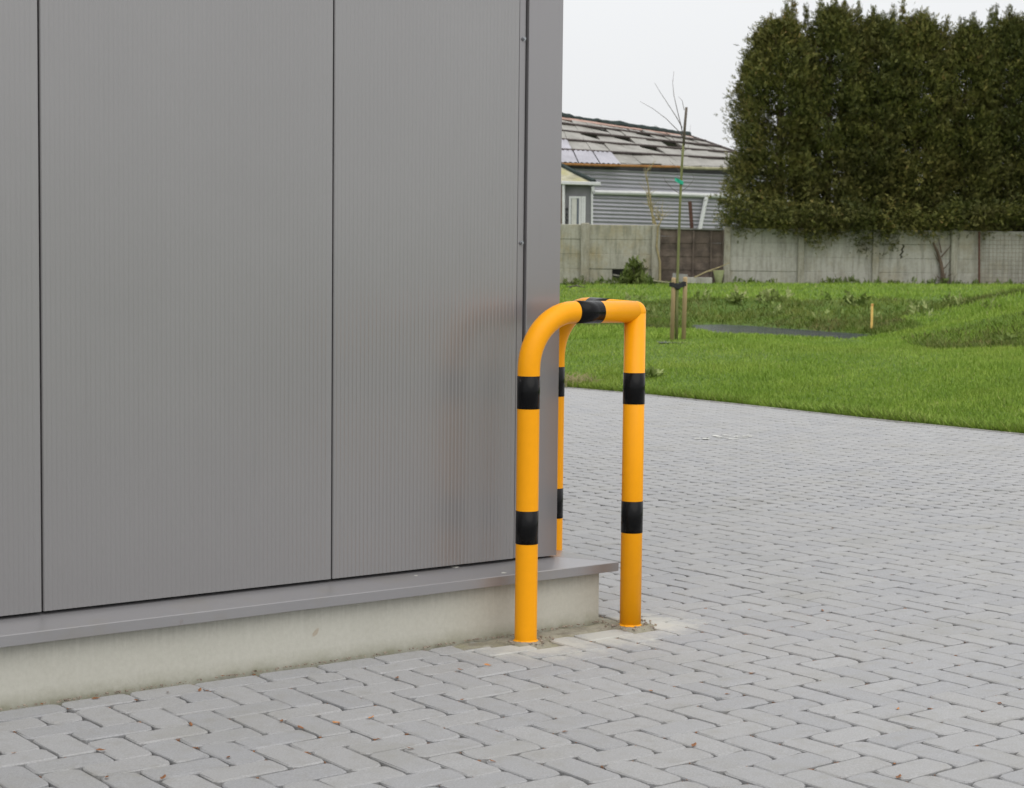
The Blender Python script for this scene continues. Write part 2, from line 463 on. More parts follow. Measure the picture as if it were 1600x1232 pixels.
def ground_z(X, Y):
    X = np.asarray(X, float); Y = np.asarray(Y, float)
    s, n = sn(X, Y); ds = s - s_edge(n)
    front = 0.085*np.clip(ds, 0, None)
    Yp = Y + 0.6*(X-1.85)
    back = np.interp(Yp, [0, 25.4, 29, 37.5, 48, 60, 400], [0.33, 0.345, 0.385, 0.76, 1.13, 1.16, 1.2])
    back = np.where(Y > 44, np.minimum(back, 1.12), back)
    d = back-front; k = 0.12; h = np.clip(k-np.abs(d), 0, None)/k
    z = np.minimum(front, back) - h*h*k/4
    mound = 1.22*smooth(4.9, 8.9, X - 0.10*(Y-25))*np.exp(-((Y-27.2)/3.9)**2)
    z = z + mound - 0.52*np.exp(-((Y-32.6)/2.0)**2)*smooth(5.0, 6.5, X)
    z = z + 0.02*vnoise(X, Y, 1.6, 3)*smooth(0.3, 2, ds)
    pdist = pond_dist(X, Y) + 0.22*vnoise(X, Y, 3.2, 5)
    bank = WATER_Z + np.where(pdist < 0, np.maximum(pdist*0.5, -0.3), 0.02 + 0.20*pdist + 0.02*vnoise(X, Y, 5, 9))
    z = np.minimum(z, bank)
    z = np.where(ds < 0.03, np.where(ds < -0.06, -0.10, -0.012), z)
    return z

def ground_hit(x, y):                               # where a sight line first meets the ground
    Y = np.linspace(12, 60, 4801); a, b = at(x, y, 12.0), at(x, y, 60.0)
    t = (Y-12)/48; X = a.x+(b.x-a.x)*t; Zl = a.z+(b.z-a.z)*t
    g = ground_z(X, Y); k = int(np.argmax(Zl < g))
    return Vector((X[k], Y[k], g[k]))
# ground sheet, finer where the photograph looks
xs = np.unique(np.concatenate([np.linspace(-400, -20, 20), np.linspace(-20, -2, 40), np.linspace(-2, 14, 130), np.linspace(14, 30, 40), np.linspace(30, 400, 20)]))
ys = np.unique(np.concatenate([np.linspace(-60, -8, 20), np.linspace(-8, 12, 60), np.linspace(12, 24, 100), np.linspace(24, 50, 170), np.linspace(50, 80, 20), np.linspace(80, 900, 24)]))
GX, GY = np.meshgrid(xs, ys)
GZ = ground_z(GX, GY)
V = np.stack([GX, GY, GZ], -1).reshape(-1, 3)
ny, nx = GX.shape
idx = np.arange(ny*nx).reshape(ny, nx)
Fq = np.stack([idx[:-1, :-1], idx[:-1, 1:], idx[1:, 1:], idx[1:, :-1]], -1).reshape(-1, 4)
gm = fast_mesh('ground', V, Fq, 'meadow_earth')
struct('ground', gm)
wm = MB(); pts = [Vector((a, b, WATER_Z)) for a, b in ((2.0, 23.5), (7.5, 23.5), (7.5, 36), (2.0, 36))]
wm.add(pts, [(0, 1, 2, 3)])
struct('pond_water', wm.mesh('pond_water', 'ditch_water'))

# ------------------------------------------------------------------ pavement of herringbone pavers
PW = 0.1027                                         # module: half a stone
S0, N0 = -1.272, -0.135
pn = np.linspace(-9, 11.5, 60)
outer = [F(float(s_edge(q))+0.05, q, -0.021) for q in pn]
bedm = MB()
vs = []
for q, P in zip(pn, outer): vs += [F(-8.2, q, -0.021), P]
bedm.add(vs, [(2*i, 2*i+1, 2*i+3, 2*i+2) for i in range(len(pn)-1)])
pavement = struct('pavement', bedm.mesh('pavement', 'joint_sand'))
# concrete edging strip along the grass
edg = MB()
for i in range(len(pn)-1):
    a0, a1 = float(s_edge(pn[i])), float(s_edge(pn[i+1]))
    edg.add([F(a0-0.002, pn[i], 0.006), F(a0+0.05, pn[i], 0.006), F(a1+0.05, pn[i+1], 0.006), F(a1-0.002, pn[i+1], 0.006),
             F(a0-0.002, pn[i], -0.1), F(a0+0.05, pn[i], -0.1), F(a1+0.05, pn[i+1], -0.1), F(a1-0.002, pn[i+1], -0.1)],
            [(0, 1, 2, 3), (0, 3, 7, 4), (1, 5, 6, 2)])
def child_of_struct(name, me, parent, kind=None):
    o = bpy.data.objects.new(name, me); COL.objects.link(o); o.parent = parent
    if kind: o['kind'] = kind
    return o
child_of_struct('edging', edg.mesh('edging', 'edging_concrete'), pavement)

stones = []                                         # (s centre, n centre, ls, ln)
J = 0.005
def allowed(i, j):
    s0 = S0 + i*PW; n_in = N0 - (j-1)*PW
    if n_in - PW/2 < -9 or n_in - PW/2 > 11.2 or s0 < -8: return False
    if s0 + PW*0.25 > float(s_edge(n_in-PW/2)): return False
    if j >= 1: return True
    return s0 >= 0.025
for j in range(-110, 90):
    for i in range(-66, 95):
        k = (i-(j-1)) % 4
        s0 = S0+i*PW; n0 = N0-(j-1)*PW              # inner corner of the cell (n runs outward = negative)
        if k == 2: cells = ((i, j), (i+1, j))
        elif k == 1: cells = ((i, j), (i, j+1))
        else: continue
        ok = [allowed(*c) for c in cells]
        if not any(ok): continue
        if all(ok):
            if k == 2: stones.append((s0+PW, n0-PW/2, 2*PW, PW))
            else: stones.append((s0+PW/2, n0-PW, PW, 2*PW))
        else:
            c = cells[0] if ok[0] else cells[1]
            stones.append((S0+c[0]*PW+PW/2, N0-(c[1]-1)*PW-PW/2, PW, PW))
m = -1.9923 - 0.2055*29
while m < 0.02:                                     # stretcher course against the plinth
    if m > -8: stones.append((m+0.1027, N0+PW/2+0.001, 0.2055, PW))
    m += 0.2055
def near_post(sc, nc):
    return any((abs(sc-a) < 0.085 and abs(nc-b) < 0.085) for a, b in ((-0.428, -0.1275), (0.0258, -0.1275), (0.0258, 0.3175)))
stones = [q for q in stones if not (near_post(q[0], q[1]) or (-0.63 < q[0] < -0.02 and q[1] > N0))]

def stone_verts(ls, ln, r, hi):
    a, b = ls/2-J/2, ln/2-J/2
    def ring(ins, z):
        rr = max(r-ins*0.5, 0.004); x, y = a-ins, b-ins; o = []
        for cx, cy, q0 in ((x-rr, y-rr, 0), (-x+rr, y-rr, 1), (-x+rr, -y+rr, 2), (x-rr, -y+rr, 3)):
            for t in ((0.0, 0.5, 1.0) if hi else (0.0, 1.0)):
                q = (q0+t)*math.pi/2; o.append((cx+rr*math.cos(q), cy+rr*math.sin(q), z))
        return o
    return ring(0.0035, 0.0) + ring(0.0, -0.0035) + ring(0.0, -0.03)
def stone_faces(n):
    f = [tuple(range(n))]
    for k in range(2):
        for i in range(n):
            j = (i+1) % n; f.append((k*n+n+i, k*n+n+j, k*n+j, k*n+i))
    return f
info = []
for q in stones:
    P = F(q[0], q[1]); pr = project(P)
    vis = pr is not None and 0 < pr[0] < 1600 and pr[1] < 1232 and not (q[0] < 0 and q[1] > 0)
    if vis and q[1] > 0 and pr[0] < 884: vis = False
    if vis and pr[0] < 960 and q[1] > -0.02 : vis = False
    info.append((pr[2] if vis else 1e9, q))
info.sort(key=lambda t: t[0])
shared = {}
def paver_mesh(ls, ln, var):
    key = (round(ls, 3), round(ln, 3), var)
    if key not in shared:
        r = random.Random(str(key))
        mb = MB()
        v = [(x+r.uniform(-.0018, .0018), y+r.uniform(-.0018, .0018), z+(r.uniform(-.0012, .0004) if z > -.01 else 0)) for x, y, z in stone_verts(ls, ln, 0.016+0.010*(var % 4)/3, True)]
        mb.add(v, stone_faces(12)); shared[key] = mb.mesh('paver', 'paver_concrete')
    return shared[key]
for k, (d, q) in enumerate(info[:300]):
    o = child_of_struct('paver', paver_mesh(q[2], q[3], random.randrange(8)), pavement)
    o.location = F(q[0]+random.uniform(-.001, .001), q[1]+random.uniform(-.001, .001), random.uniform(-.0015, .0015))
    o.rotation_euler = (random.gauss(0, .005), random.gauss(0, .005), TH + random.gauss(0, .006))
SV, SF, ST, off = [], [], [], 0
tri = {8: None, 12: None}
fs12, fs8 = stone_faces(12), stone_faces(8)
allV, allF, allT = [], [], []
for d, q in info[300:]:
    sc, nc, ls, ln = q
    P = project(F(sc, nc)); hi = P is not None and P[2] < 9 and -200 < P[0] < 1800
    v = np.array(stone_verts(ls, ln, 0.028 if hi else 0.032, hi))
    v[:, 2] += rng.uniform(-.0012, .0012) + v[:, 0]*rng.normal(0, .0045) + v[:, 1]*rng.normal(0, .0045)
    v[:, 0] += sc; v[:, 1] += nc
    v[:, 0] = np.minimum(v[:, 0], float(s_edge(nc))-0.008)
    w = np.stack([O.x+E1.x*v[:, 0]+E2.x*v[:, 1], O.y+E1.y*v[:, 0]+E2.y*v[:, 1], v[:, 2]], -1)
    allV.append(w); allT.append(np.full(len(w), rng.uniform()))
    n = 12 if hi else 8
    for f in (fs12 if hi else fs8): allF.append(tuple(i+off for i in f))
    off += len(w)
me = bpy.data.meshes.new('paver_field')
me.from_pydata(np.concatenate(allV).tolist(), [], allF)
a = me.attributes.new('tint', 'FLOAT', 'POINT'); a.data.foreach_set('value', np.concatenate(allT).astype(np.float32))
me.materials.append(MATS['paver_concrete_field'])
child_of_struct('paver_field', me, pavement, 'stuff')

# mortar haunching filled in round the guard's feet
def patch(pts, name='mortar_patch', seed=1, step=0.02, top=0.004):
    r = np.random.default_rng(seed)
    (s0, s1), (n0, n1) = pts
    ss = np.arange(s0, s1+1e-6, step); nn = np.arange(n0, n1+1e-6, step)
    A, B = np.meshgrid(ss, nn)
    edge = np.minimum.reduce([A-s0, s1-A, B-n0, n1-B])
    Z = top - 0.022*np.clip(1-(edge + 0.012*vnoise(A, B, 60, seed))/0.04, 0, 1)**1.2 + 0.004*vnoise(A, B, 55, seed+3) + r.uniform(-.0015, .0015, A.shape)
    X = O.x+E1.x*A+E2.x*B; Y = O.y+E1.y*A+E2.y*B
    V = np.stack([X, Y, Z], -1).reshape(-1, 3); i = np.arange(A.size).reshape(A.shape)
    Fq = np.stack([i[:-1, :-1], i[:-1, 1:], i[1:, 1:], i[1:, :-1]], -1).reshape(-1, 4)
    child_of_struct(name, fast_mesh(name, V, Fq, 'mortar'), pavement)
patch(((-0.70, 0.02), (-0.15, 0.0)), seed=2, top=0.001)
patch(((-0.53, -0.33), (-0.215, -0.02)), seed=4, top=0.004)
patch(((-0.07, 0.13), (-0.225, -0.03)), seed=6, top=0.004)
patch(((-0.06, 0.12), (0.22, 0.42)), seed=8, top=0.002)
patch(((-0.03, 0.085), (-0.06, 0.20)), seed=9, top=-0.001)

# ------------------------------------------------------------------ the metal clad building
B = Thing('metal_building', 'large grey metal clad building with vertical microribs on a low concrete plinth', 'building', F(0, 0))
def prism_sn(mb, poly, z0, z1):                     # poly in (s, n), counter-clockwise or not
    n = len(poly)
    mb.add([F(a, b, z0) for a, b in poly] + [F(a, b, z1) for a, b in poly],
           [tuple(range(n)), tuple(range(2*n-1, n-1, -1))] + [(i, (i+1) % n, n+(i+1) % n, n+i) for i in range(n)])
    return mb
pl = MB(); prism_sn(pl, [(-7.5, 0), (-0.012, 0), (-0.006, 0.003), (0, 0.012), (0, 8), (-7.5, 8)], -0.15, 0.172)
B.part('plinth', pl, 'plinth_concrete')
PN, PS = 0.08, -0.1446                              # panel planes: front face and right-hand face
HT = 6.2
core = MB(); prism_sn(core, [(-7.4, PN+0.03), (PS-0.03, PN+0.03), (PS-0.03, 7.9), (-7.4, 7.9)], 0.165, HT-0.05)
B.part('wall_core', core, 'dark_gap')
def ribbed(s0, s1, z0, z1):
    mb = MB(); prof = [(s0, PN+0.028), (s0, PN+0.004), (s0+0.003, PN)]
    p = s0+0.010
    while p < s1-0.016:
        prof += [(p, PN), (p+0.0030, PN+0.0010), (p+0.0056, PN+0.0010), (p+0.0086, PN)]
        p += 0.0146
    prof += [(s1-0.003, PN), (s1, PN+0.004), (s1, PN+0.028)]
    n = len(prof)
    mb.add([F(a, b, z0) for a, b in prof] + [F(a, b, z1) for a, b in prof], [(i, i+1, n+i+1, n+i) for i in range(n-1)])
    mb.add([F(a, b, z0) for a, b in prof], [tuple(range(n))])
    return mb
ZB = 0.236
seams = [-0.3165, -1.0385, -1.9835, -2.9285, -3.8735, -4.8185, -5.7635, -6.7085, -7.5]
for a, b in zip(seams[:-1], seams[1:]):
    B.part('wall_panel', ribbed(b+0.0022, a-0.0022, ZB, HT), 'facade_paint')
rp = MB()
prism_sn(rp, [(PS-0.028, 0.26), (PS, 0.26), (PS, 8), (PS-0.028, 8)], ZB, HT)
B.part('side_panel', rp, 'facade_paint')
ch = MB(); prism_sn(ch, [(-0.3150, PN+0.006), (-0.2905, PN+0.006), (-0.2905, PN+0.03), (-0.3150, PN+0.03)], ZB, HT)
B.part('joint_strip', ch, 'trim_paint')
ct = MB(); prism_sn(ct, [(-0.2840, PN+0.028), (-0.2840, PN-0.004), (-0.2825, PN-0.006), (PS+0.004, PN-0.006), (PS+0.006, PN-0.004), (PS+0.006, 0.255), (PS-0.02, 0.255), (PS-0.02, PN+0.028)], ZB-0.004, HT+0.02)
B.part('corner_trim', ct, 'trim_paint')
for px, py in ((816, 63), (808, 380), (801.5, 832)):
    z = at(px, py, 5.85).z
    sc = MB(); c = F(-0.300, PN+0.004, z)
    sc.tube([c+E2*0.004, c-E2*0.003], 0.0075, 12); sc.tube([c-E2*0.003, c-E2*0.008], 0.0048, 6)
    B.part('screw', sc, 'screw_zinc')
# drip flashing on top of the plinth: front run and side run with a mitre
def flash(stations):
    prof = [(0.0, 0.228), (1.0, 0.2075), (1.02, 0.2055), (1.02, 0.1765), (0.98, 0.1745), (0.94, 0.1765)]
    mb = MB(); n = len(prof); vs = []
    for (inn, outp) in stations:
        for u, z in prof: vs.append(F(inn[0]+(outp[0]-inn[0])*u, inn[1]+(outp[1]-inn[1])*u, z))
    fs = []
    for k in range(len(stations)-1):
        for i in range(n-1): fs.append((k*n+i, k*n+n+i, k*n+n+i+1, k*n+i+1))
    fs += [tuple(range(n)), tuple(range((len(stations)-1)*n, len(stations)*n))]
    return mb.add(vs, fs)
IN, OUT = (PS-0.026, PN+0.026), (0.0395, -0.039)
st = [((-7.5, PN+0.026), (-7.5, -0.039))]
for q in np.linspace(-6, -0.2, 40):
    st.append(((q, PN+0.026), (q, -0.039+0.0012*math.sin(q*9)+0.0012*math.sin(q*3.1))))
st.append((IN, OUT))
B.part('flashing', flash(st), 'flashing_paint')
st2 = [((IN[0], IN[1]+0.004), (OUT[0], OUT[1]+0.005)), ((IN[0], 8), (OUT[0], 8))]
B.part('flashing', flash(st2), 'flashing_paint')
rf = MB(); prism_sn(rf, [(-7.5, PN-0.02), (PS+0.02, PN-0.02), (PS+0.02, 8), (-7.5, 8)], HT+0.03, HT+0.12)
B.part('roof', rf, 'roof_membrane')

# ------------------------------------------------------------------ the orange corner guard
RT, ZT, RB = 0.0365, 1.0735, 0.185
G = Thing('corner_guard', 'orange and black striped tubular steel corner guard standing round the building corner', 'corner guard', P2)
def bend(P, Q, lift=0.0):                                     # up from P, round the bend, along to Q
    d = (Q-P).normalized(); path = [P+Vector((0, 0, z)) for z in (-0.15, 0.0, 0.2, 0.5, ZT-RB+lift)]
    for k in range(1, 13):
        a = math.pi/2*k/12
        path.append(P + d*(RB*(1-math.cos(a))) + Vector((0, 0, ZT-RB+lift+RB*math.sin(a))))
    path.append(Q+Vector((0, 0, ZT)))
    return path
fr = MB()
fr.tube(bend(P1, P2), RT, 32); fr.tube(bend(P3, P2, .009), RT, 32)
fr.tube([P2+Vector((0, 0, -0.15)), P2+Vector((0, 0, 0.5)), P2+Vector((0, 0, ZT))], RT, 32)
fr.sphere(P2+Vector((0, 0, ZT)), RT*1.012, 32, 18)
G.part('tube_frame', fr, 'guard_orange', True)
def band(a, b):
    mb = MB(); mb.tube([a, (a+b)/2, b], RT+0.0009, 32); G.part('black_band', mb, 'guard_black', True)
up = lambda P, z: P+Vector((0, 0, z))
for P in (P1, P2, P3):
    band(up(P, 0.762), up(P, 0.868)); band(up(P, 0.323), up(P, 0.431))
d1, d2 = (P2-P1).normalized(), (P2-P3).normalized()
band(up(P1+d1*0.190, ZT), up(P1+d1*0.293, ZT))
band(up(P3+d2*0.200, ZT+.0085), up(P3+d2*0.300, ZT+.0052))
# splashed paint rings and grit where the posts enter the mortar
for P in (P1, P2):
    mb = MB(); k = 40; vs = []
    for i in range(k):
        a = 2*math.pi*i/k; r = RT + 0.0015 + 0.005*random.random()**2
        vs += [P+Vector((math.cos(a)*RT, math.sin(a)*RT, 0.009)), P+Vector((math.cos(a)*r, math.sin(a)*r, 0.0035))]
    mb.add(vs, [(2*i, 2*i+1, (2*i+3) % (2*k), (2*i+2) % (2*k)) for i in range(k)])
    G.part('paint_skirt', mb, 'guard_orange')
debris = MB()
gr = MB()
for P in (P1, P2):
    for i in range(46):
        a, r = random.uniform(0, 6.28), RT + 0.012 + 0.05*random.random()**1.5
        c = P+Vector((math.cos(a)*r, math.sin(a)*r, 0.005)); w = random.uniform(.003, .008)
        gr.box(c, (w, w*random.uniform(.6, 1.2), w*.7), Matrix.Rotation(random.uniform(0, 3), 3, 'Z') @ Matrix.Rotation(random.uniform(0, 1), 3, 'X'))
for d, q in info[:300]:                              # brown debris caught where the joints meet
    for a_, b_ in ((-1, -1), (1, -1), (-1, 1), (1, 1)):
        if random.random() < .30:
            for t in range(random.randint(1, 4)):
                c = F(q[0]+a_*(q[2]/2-.004)+random.gauss(0, .006), q[1]+b_*(q[3]/2-.004)+random.gauss(0, .006), -0.009+random.uniform(-.004, .006)); w = random.uniform(.004, .011)
                debris.box(c, (w, w*random.uniform(.25, .6), .0015), Matrix.Rotation(random.uniform(0, 6), 3, 'Z') @ Matrix.Rotation(random.uniform(-.5, .5), 3, 'X'))
struct('joint_debris', debris.mesh('joint_debris', 'dead_leaf'), 'stuff')
for i in range(260):                                 # crumbs along the foot of the plinth
    c = F(random.uniform(-2.6, 0.0), -0.012-0.02*random.random()**2, 0.002); w = random.uniform(.002, .006)
    gr.box(c, (w, w*1.3, w*.7), Matrix.Rotation(random.uniform(0, 3), 3, 'Z'))
struct('grit', gr.mesh('grit', 'pebble'), 'stuff')

# ------------------------------------------------------------------ fallen leaves and specks on the pavers
def leaf_mesh(kind, mat):
    r = random.Random(kind); mb = MB()
    l, w = 0.030, 0.012
    mb.add([(-l/2, 0, .001), (-l/6, w/2, .004), (l/4, w/2.4, .002), (l/2, 0, .006), (l/4, -w/2.2, .003), (-l/6, -w/2, .0015), (0, 0, .0008)],
           [(6, 0, 5), (6, 1, 0), (6, 2, 1), (6, 3, 2), (6, 4, 3), (6, 5, 4)])
    return mb.mesh('fallen_leaf', mat)
leafA, leafB = leaf_mesh('a', 'dead_leaf'), leaf_mesh('b', 'leaf_orange')
def gnd(x, y, z=0.0):
    d = _R3 @ Vector(((x-800)/FPX, (616-y)/FPX, -1.0)); t = (z-CAM_H)/d.z
    return Vector((0, 0, CAM_H)) + d*t
leafpx = [(22, 1177, 1), (109, 1109, 0), (213, 1095, 0), (158, 1173, 0), (312, 1079, 0), (298, 1133, 0), (255, 1216, 0), (262, 1082, 0), (357, 1184, 0), (167, 1215, 0),
          (526, 1130, 1), (580, 1122, 1), (762, 1040, 1), (719, 1047, 0), (620, 1060, 0), (470, 1138, 0), (722, 1094, 0), (592, 1155, 0), (641, 1170, 0), (770, 1190, 0), (440, 1127, 0), (883, 1144, 0),
          (1017, 1080, 1), (1084, 1165, 0), (1137, 1085, 0), (1403, 1108, 1), (1562, 1100, 0), (1285, 955, 0), (1300, 826, 0), (348, 1057, 0), (398, 1050, 0), (65, 1101, 0), (150, 1092, 0), (1404, 1215, 0), (1175, 1053, 0)]
PALE = {(22, 1177): 'pale orange leaf scrap on the pavers at the left picture edge', (526, 1130): 'pale orange leaf scrap on the pavers, left of a close pair',
        (580, 1122): 'pale orange leaf scrap on the pavers, right of a close pair', (762, 1040): 'orange leaf scrap on the pavers left of the front guard post foot',
        (1017, 1080): 'pale orange leaf scrap on the pavers below the right guard post', (1403, 1108): 'reddish leaf scrap on the open pavers at lower right'}
for x, y, k in leafpx:
    o = bpy.data.objects.new('fallen_leaf', leafB if k else leafA); COL.objects.link(o)
    o.location = gnd(x, y, 0.002); o.rotation_euler = (random.uniform(-.2, .2), random.uniform(-.2, .2), random.uniform(0, 6.28))
    q = random.uniform(0.5, 1.0); o.scale = (q, q, q)
    o['category'] = 'leaf'
    if k: o['label'], o['group'] = PALE[(x, y)], 'pale orange leaf scraps on the pavers'
    elif x > 850: o['label'], o['group'] = 'small dry leaf on the open pavers right of the front guard post', 'leaves right of the guard'
    elif y < 1112: o['label'], o['group'] = 'dry brown leaf lodged along the foot of the concrete plinth', 'leaves along the plinth'
    else: o['label'], o['group'] = 'small dark brown leaf caught in the paver joints in front of the metal building', 'leaves in the front pavers'
sp = MB()
for i in range(6):
    for k in range(4):
        c = gnd(1088+i*16+random.uniform(-5, 5), 683+random.uniform(-3, 4), 0.005)
        n = 7; r = random.uniform(.012, .035); a0 = random.random()
        vs = [c+Vector((math.cos(a0+2*math.pi*t/n)*r*random.uniform(.6, 1.2), math.sin(a0+2*math.pi*t/n)*r*random.uniform(.6, 1.2), 0.0004*k)) for t in range(n)]
        sp.add(vs, [tuple(range(n))])
child_of_struct('paint_spots', sp.mesh('paint_spots', 'white_spot'), pavement)
for x, y, q in ((711, 892, .012), (787, 894, .008), (650, 903, .006)):
    mb = MB(); c = gnd(x, y, 0.2145); vs = []
    for t in range(9): vs.append(c+E1*(math.cos(t*.698)*q*random.uniform(.8, 1.6))+E2*(math.sin(t*.698)*q*random.uniform(.6, 1.2)))
    dn = (c-O).dot(E2)
    for v in vs:
        n_ = (v-O).dot(E2); v.z = 0.2075+(n_+0.039)/0.145*0.0205+0.001
    mb.add(vs, [tuple(range(9))]); B.part('dropping', mb, 'white_spot')

# ------------------------------------------------------------------ grass
def blades(n, sampler, hmin, hmax, w, lean, mat, name, seed, tmax=0.93):
    r = np.random.default_rng(seed)
    X, Y = sampler(n, r)
    s, nn = sn(X, Y); Z = ground_z(X, Y); pd = pond_dist(X, Y)
    ok = (s > s_edge(nn)+0.045) & (Z > WATER_Z-0.02 + 0*X) | (s > s_edge(nn)+0.045) & (pd > 1.2)
    X, Y, Z = X[ok], Y[ok], Z[ok]; n = len(X)
    patchy = 0.75 + 0.45*vnoise(X, Y, 2.1, 21)
    h = r.uniform(hmin, hmax, n)*patchy; a = r.uniform(0, 6.283, n); b = r.uniform(0, 6.283, n)
    h = h*np.interp(pd[ok], [0, 1.2], [.75, 1]) if 'bank' not in mat else h
    ww = w*r.uniform(.8, 1.7, n); ln = lean*h*r.uniform(.2, 1.2, n)
    dx, dy = np.cos(a)*ww/2, np.sin(a)*ww/2
    base = np.stack([X, Y, Z-0.005], -1)
    v0 = base - np.stack([dx, dy, 0*dx], -1); v1 = base + np.stack([dx, dy, 0*dx], -1)
    v4 = base + np.stack([np.cos(b)*ln, np.sin(b)*ln, h], -1)
    V = np.stack([v0, v1, v4], 1).reshape(-1, 3)
    Ft = np.arange(n*3).reshape(-1, 3)
    t = np.clip(r.beta(2, 2, n)*tmax + (r.uniform(size=n) > .975)*.4 + .12*vnoise(X, Y, 1.2, 33), 0, 1)
    T = np.repeat(t, 3); T[2::3] = np.clip(T[2::3]+.08, 0, 1)
    return struct(name, fast_mesh(name, V, Ft, mat, T), 'stuff')
def wedge(y0, y1, x0, x1, extra, power=1.0):
    def f(n, r):
        u = r.uniform(size=n)
        Y = 1/(1/y0 + (1/y1-1/y0)*u) if power else r.uniform(y0, y1, n)
        xp = r.uniform(x0-extra, x1+extra, n)
        return (xp-800)/FPX*Y, Y
    return f
def mask_sampler(base, cond):
    def f(n, r):
        X, Y = base(n, r); k = cond(X, Y); return X[k], Y[k]
    return f
bank_c = lambda X, Y: (pond_dist(X, Y) < 2.6) & (Y > 27.6 + 0.9*np.clip(4.5-X, -2, 1)) & (X < 6.6) & (Y > 25.0) | (X > 5.2) & (Y > 29.8) & (Y < 36.3 + 0.4*np.sin(X*2)) | (X > 5.4) & (Y > 21.3) & (Y < 24.2) & (np.sin(X*157+Y*311) > 0.75) | (X > 5.2) & (Y > 21.2 + 0.1*(X-5)) & (np.sin(X*91+Y*173) > -.5) & (Y < 22.5 + 0.4*np.sin(X*3)+0.35*np.sin(X*7.3)+0.4*np.sin(X*23+Y*9))
mound_c = lambda X, Y: (X > 5.0) & (Y > 21) & (Y < 29)
blades(300000, mask_sampler(wedge(13.0, 27, 860, 1600, 150), lambda X, Y: ~bank_c(X, Y)), 0.028, 0.070, 0.0075, 0.7, 'meadow_grass', 'grass', 11)
blades(90000, mask_sampler(wedge(25, 46, 860, 1600, 90), lambda X, Y: ~bank_c(X, Y)), 0.05, 0.12, 0.016, 0.7, 'meadow_grass', 'grass', 12)
blades(70000, mask_sampler(wedge(21, 29, 1300, 1600, 110), mound_c), 0.03, 0.085, 0.0085, 0.7, 'meadow_grass', 'grass', 15)
blades(200000, mask_sampler(wedge(21, 38, 900, 1600, 90), bank_c), 0.04, 0.15, 0.014, 1.0, 'bank_grass', 'bank_grass', 13, 1.0)
blades(90000, mask_sampler(wedge(11.0, 46, 200, 2500, 0), lambda X, Y: ((X/Y*FPX+800 < 715) | (X/Y*FPX+800 > 1745)) & ~bank_c(X, Y)), 0.04, 0.10, 0.022, 0.7, 'meadow_grass', 'grass', 17)
def fringe(n, r):
    nn = r.uniform(1.0, 11, n); s = s_edge(nn)+0.05+0.22*r.uniform(size=n)**2
    return O.x+E1.x*s+E2.x*nn, O.y+E1.y*s+E2.y*nn
blades(14000, fringe, 0.03, 0.12, 0.008, 1.1, 'meadow_grass', 'grass', 14)
blades(5000, fringe, 0.03, 0.12, 0.007, 1.3, 'bank_grass', 'grass', 18, 1.1)

# leafy weeds
def on_ground(x, y, Y):
    P = at(x, y, Y); P.z = float(ground_z(P.x, P.y)); return P
weeds = [(1012, 592, 18.4, 0.20, 'broad leaved green weed in the grass just right of the orange guard'),
         (1148, 475, 36.2, 0.34, 'pale green leafy weed on the far pond bank, leftmost of three'),
         (1205, 472, 36.0, 0.38, 'pale green leafy weed on the far pond bank, middle of three'),
         (1330, 478, 33.5, 0.40, 'pale yellowish weed on the far pond bank left of the thin yellow stake'),
         (1577, 537, 22.6, 0.16, 'small leafy weed at the foot of the grassy mound by the right picture edge')]
cs = []
while len(cs) < 22:
    X_, Y_ = random.uniform(2.2, 8.2), random.uniform(28, 37)
    if 0.5 < float(pond_dist(np.array([X_]), np.array([Y_]))[0]) < 3.0: cs.append((X_, Y_, float(ground_z(X_, Y_))+.06))
WEED_SPOTS = np.array(cs)
dg = MB()
Pd = on_ground(893, 604, 19.0)
for i in range(150):
    a = random.uniform(0, 6.28); q = Pd+Vector((random.gauss(0, .16), random.gauss(0, .1), 0))
    e_ = q+Vector((math.cos(a)*.15, math.sin(a)*.1, random.uniform(.03, .16)))
    dg.tube([q, (q+e_)/2+Vector((0, 0, .03)), e_], [.004, .003, .001], 3, False)
struct('dry_grass', dg.mesh('dry_grass', 'twig_pale'), 'stuff')

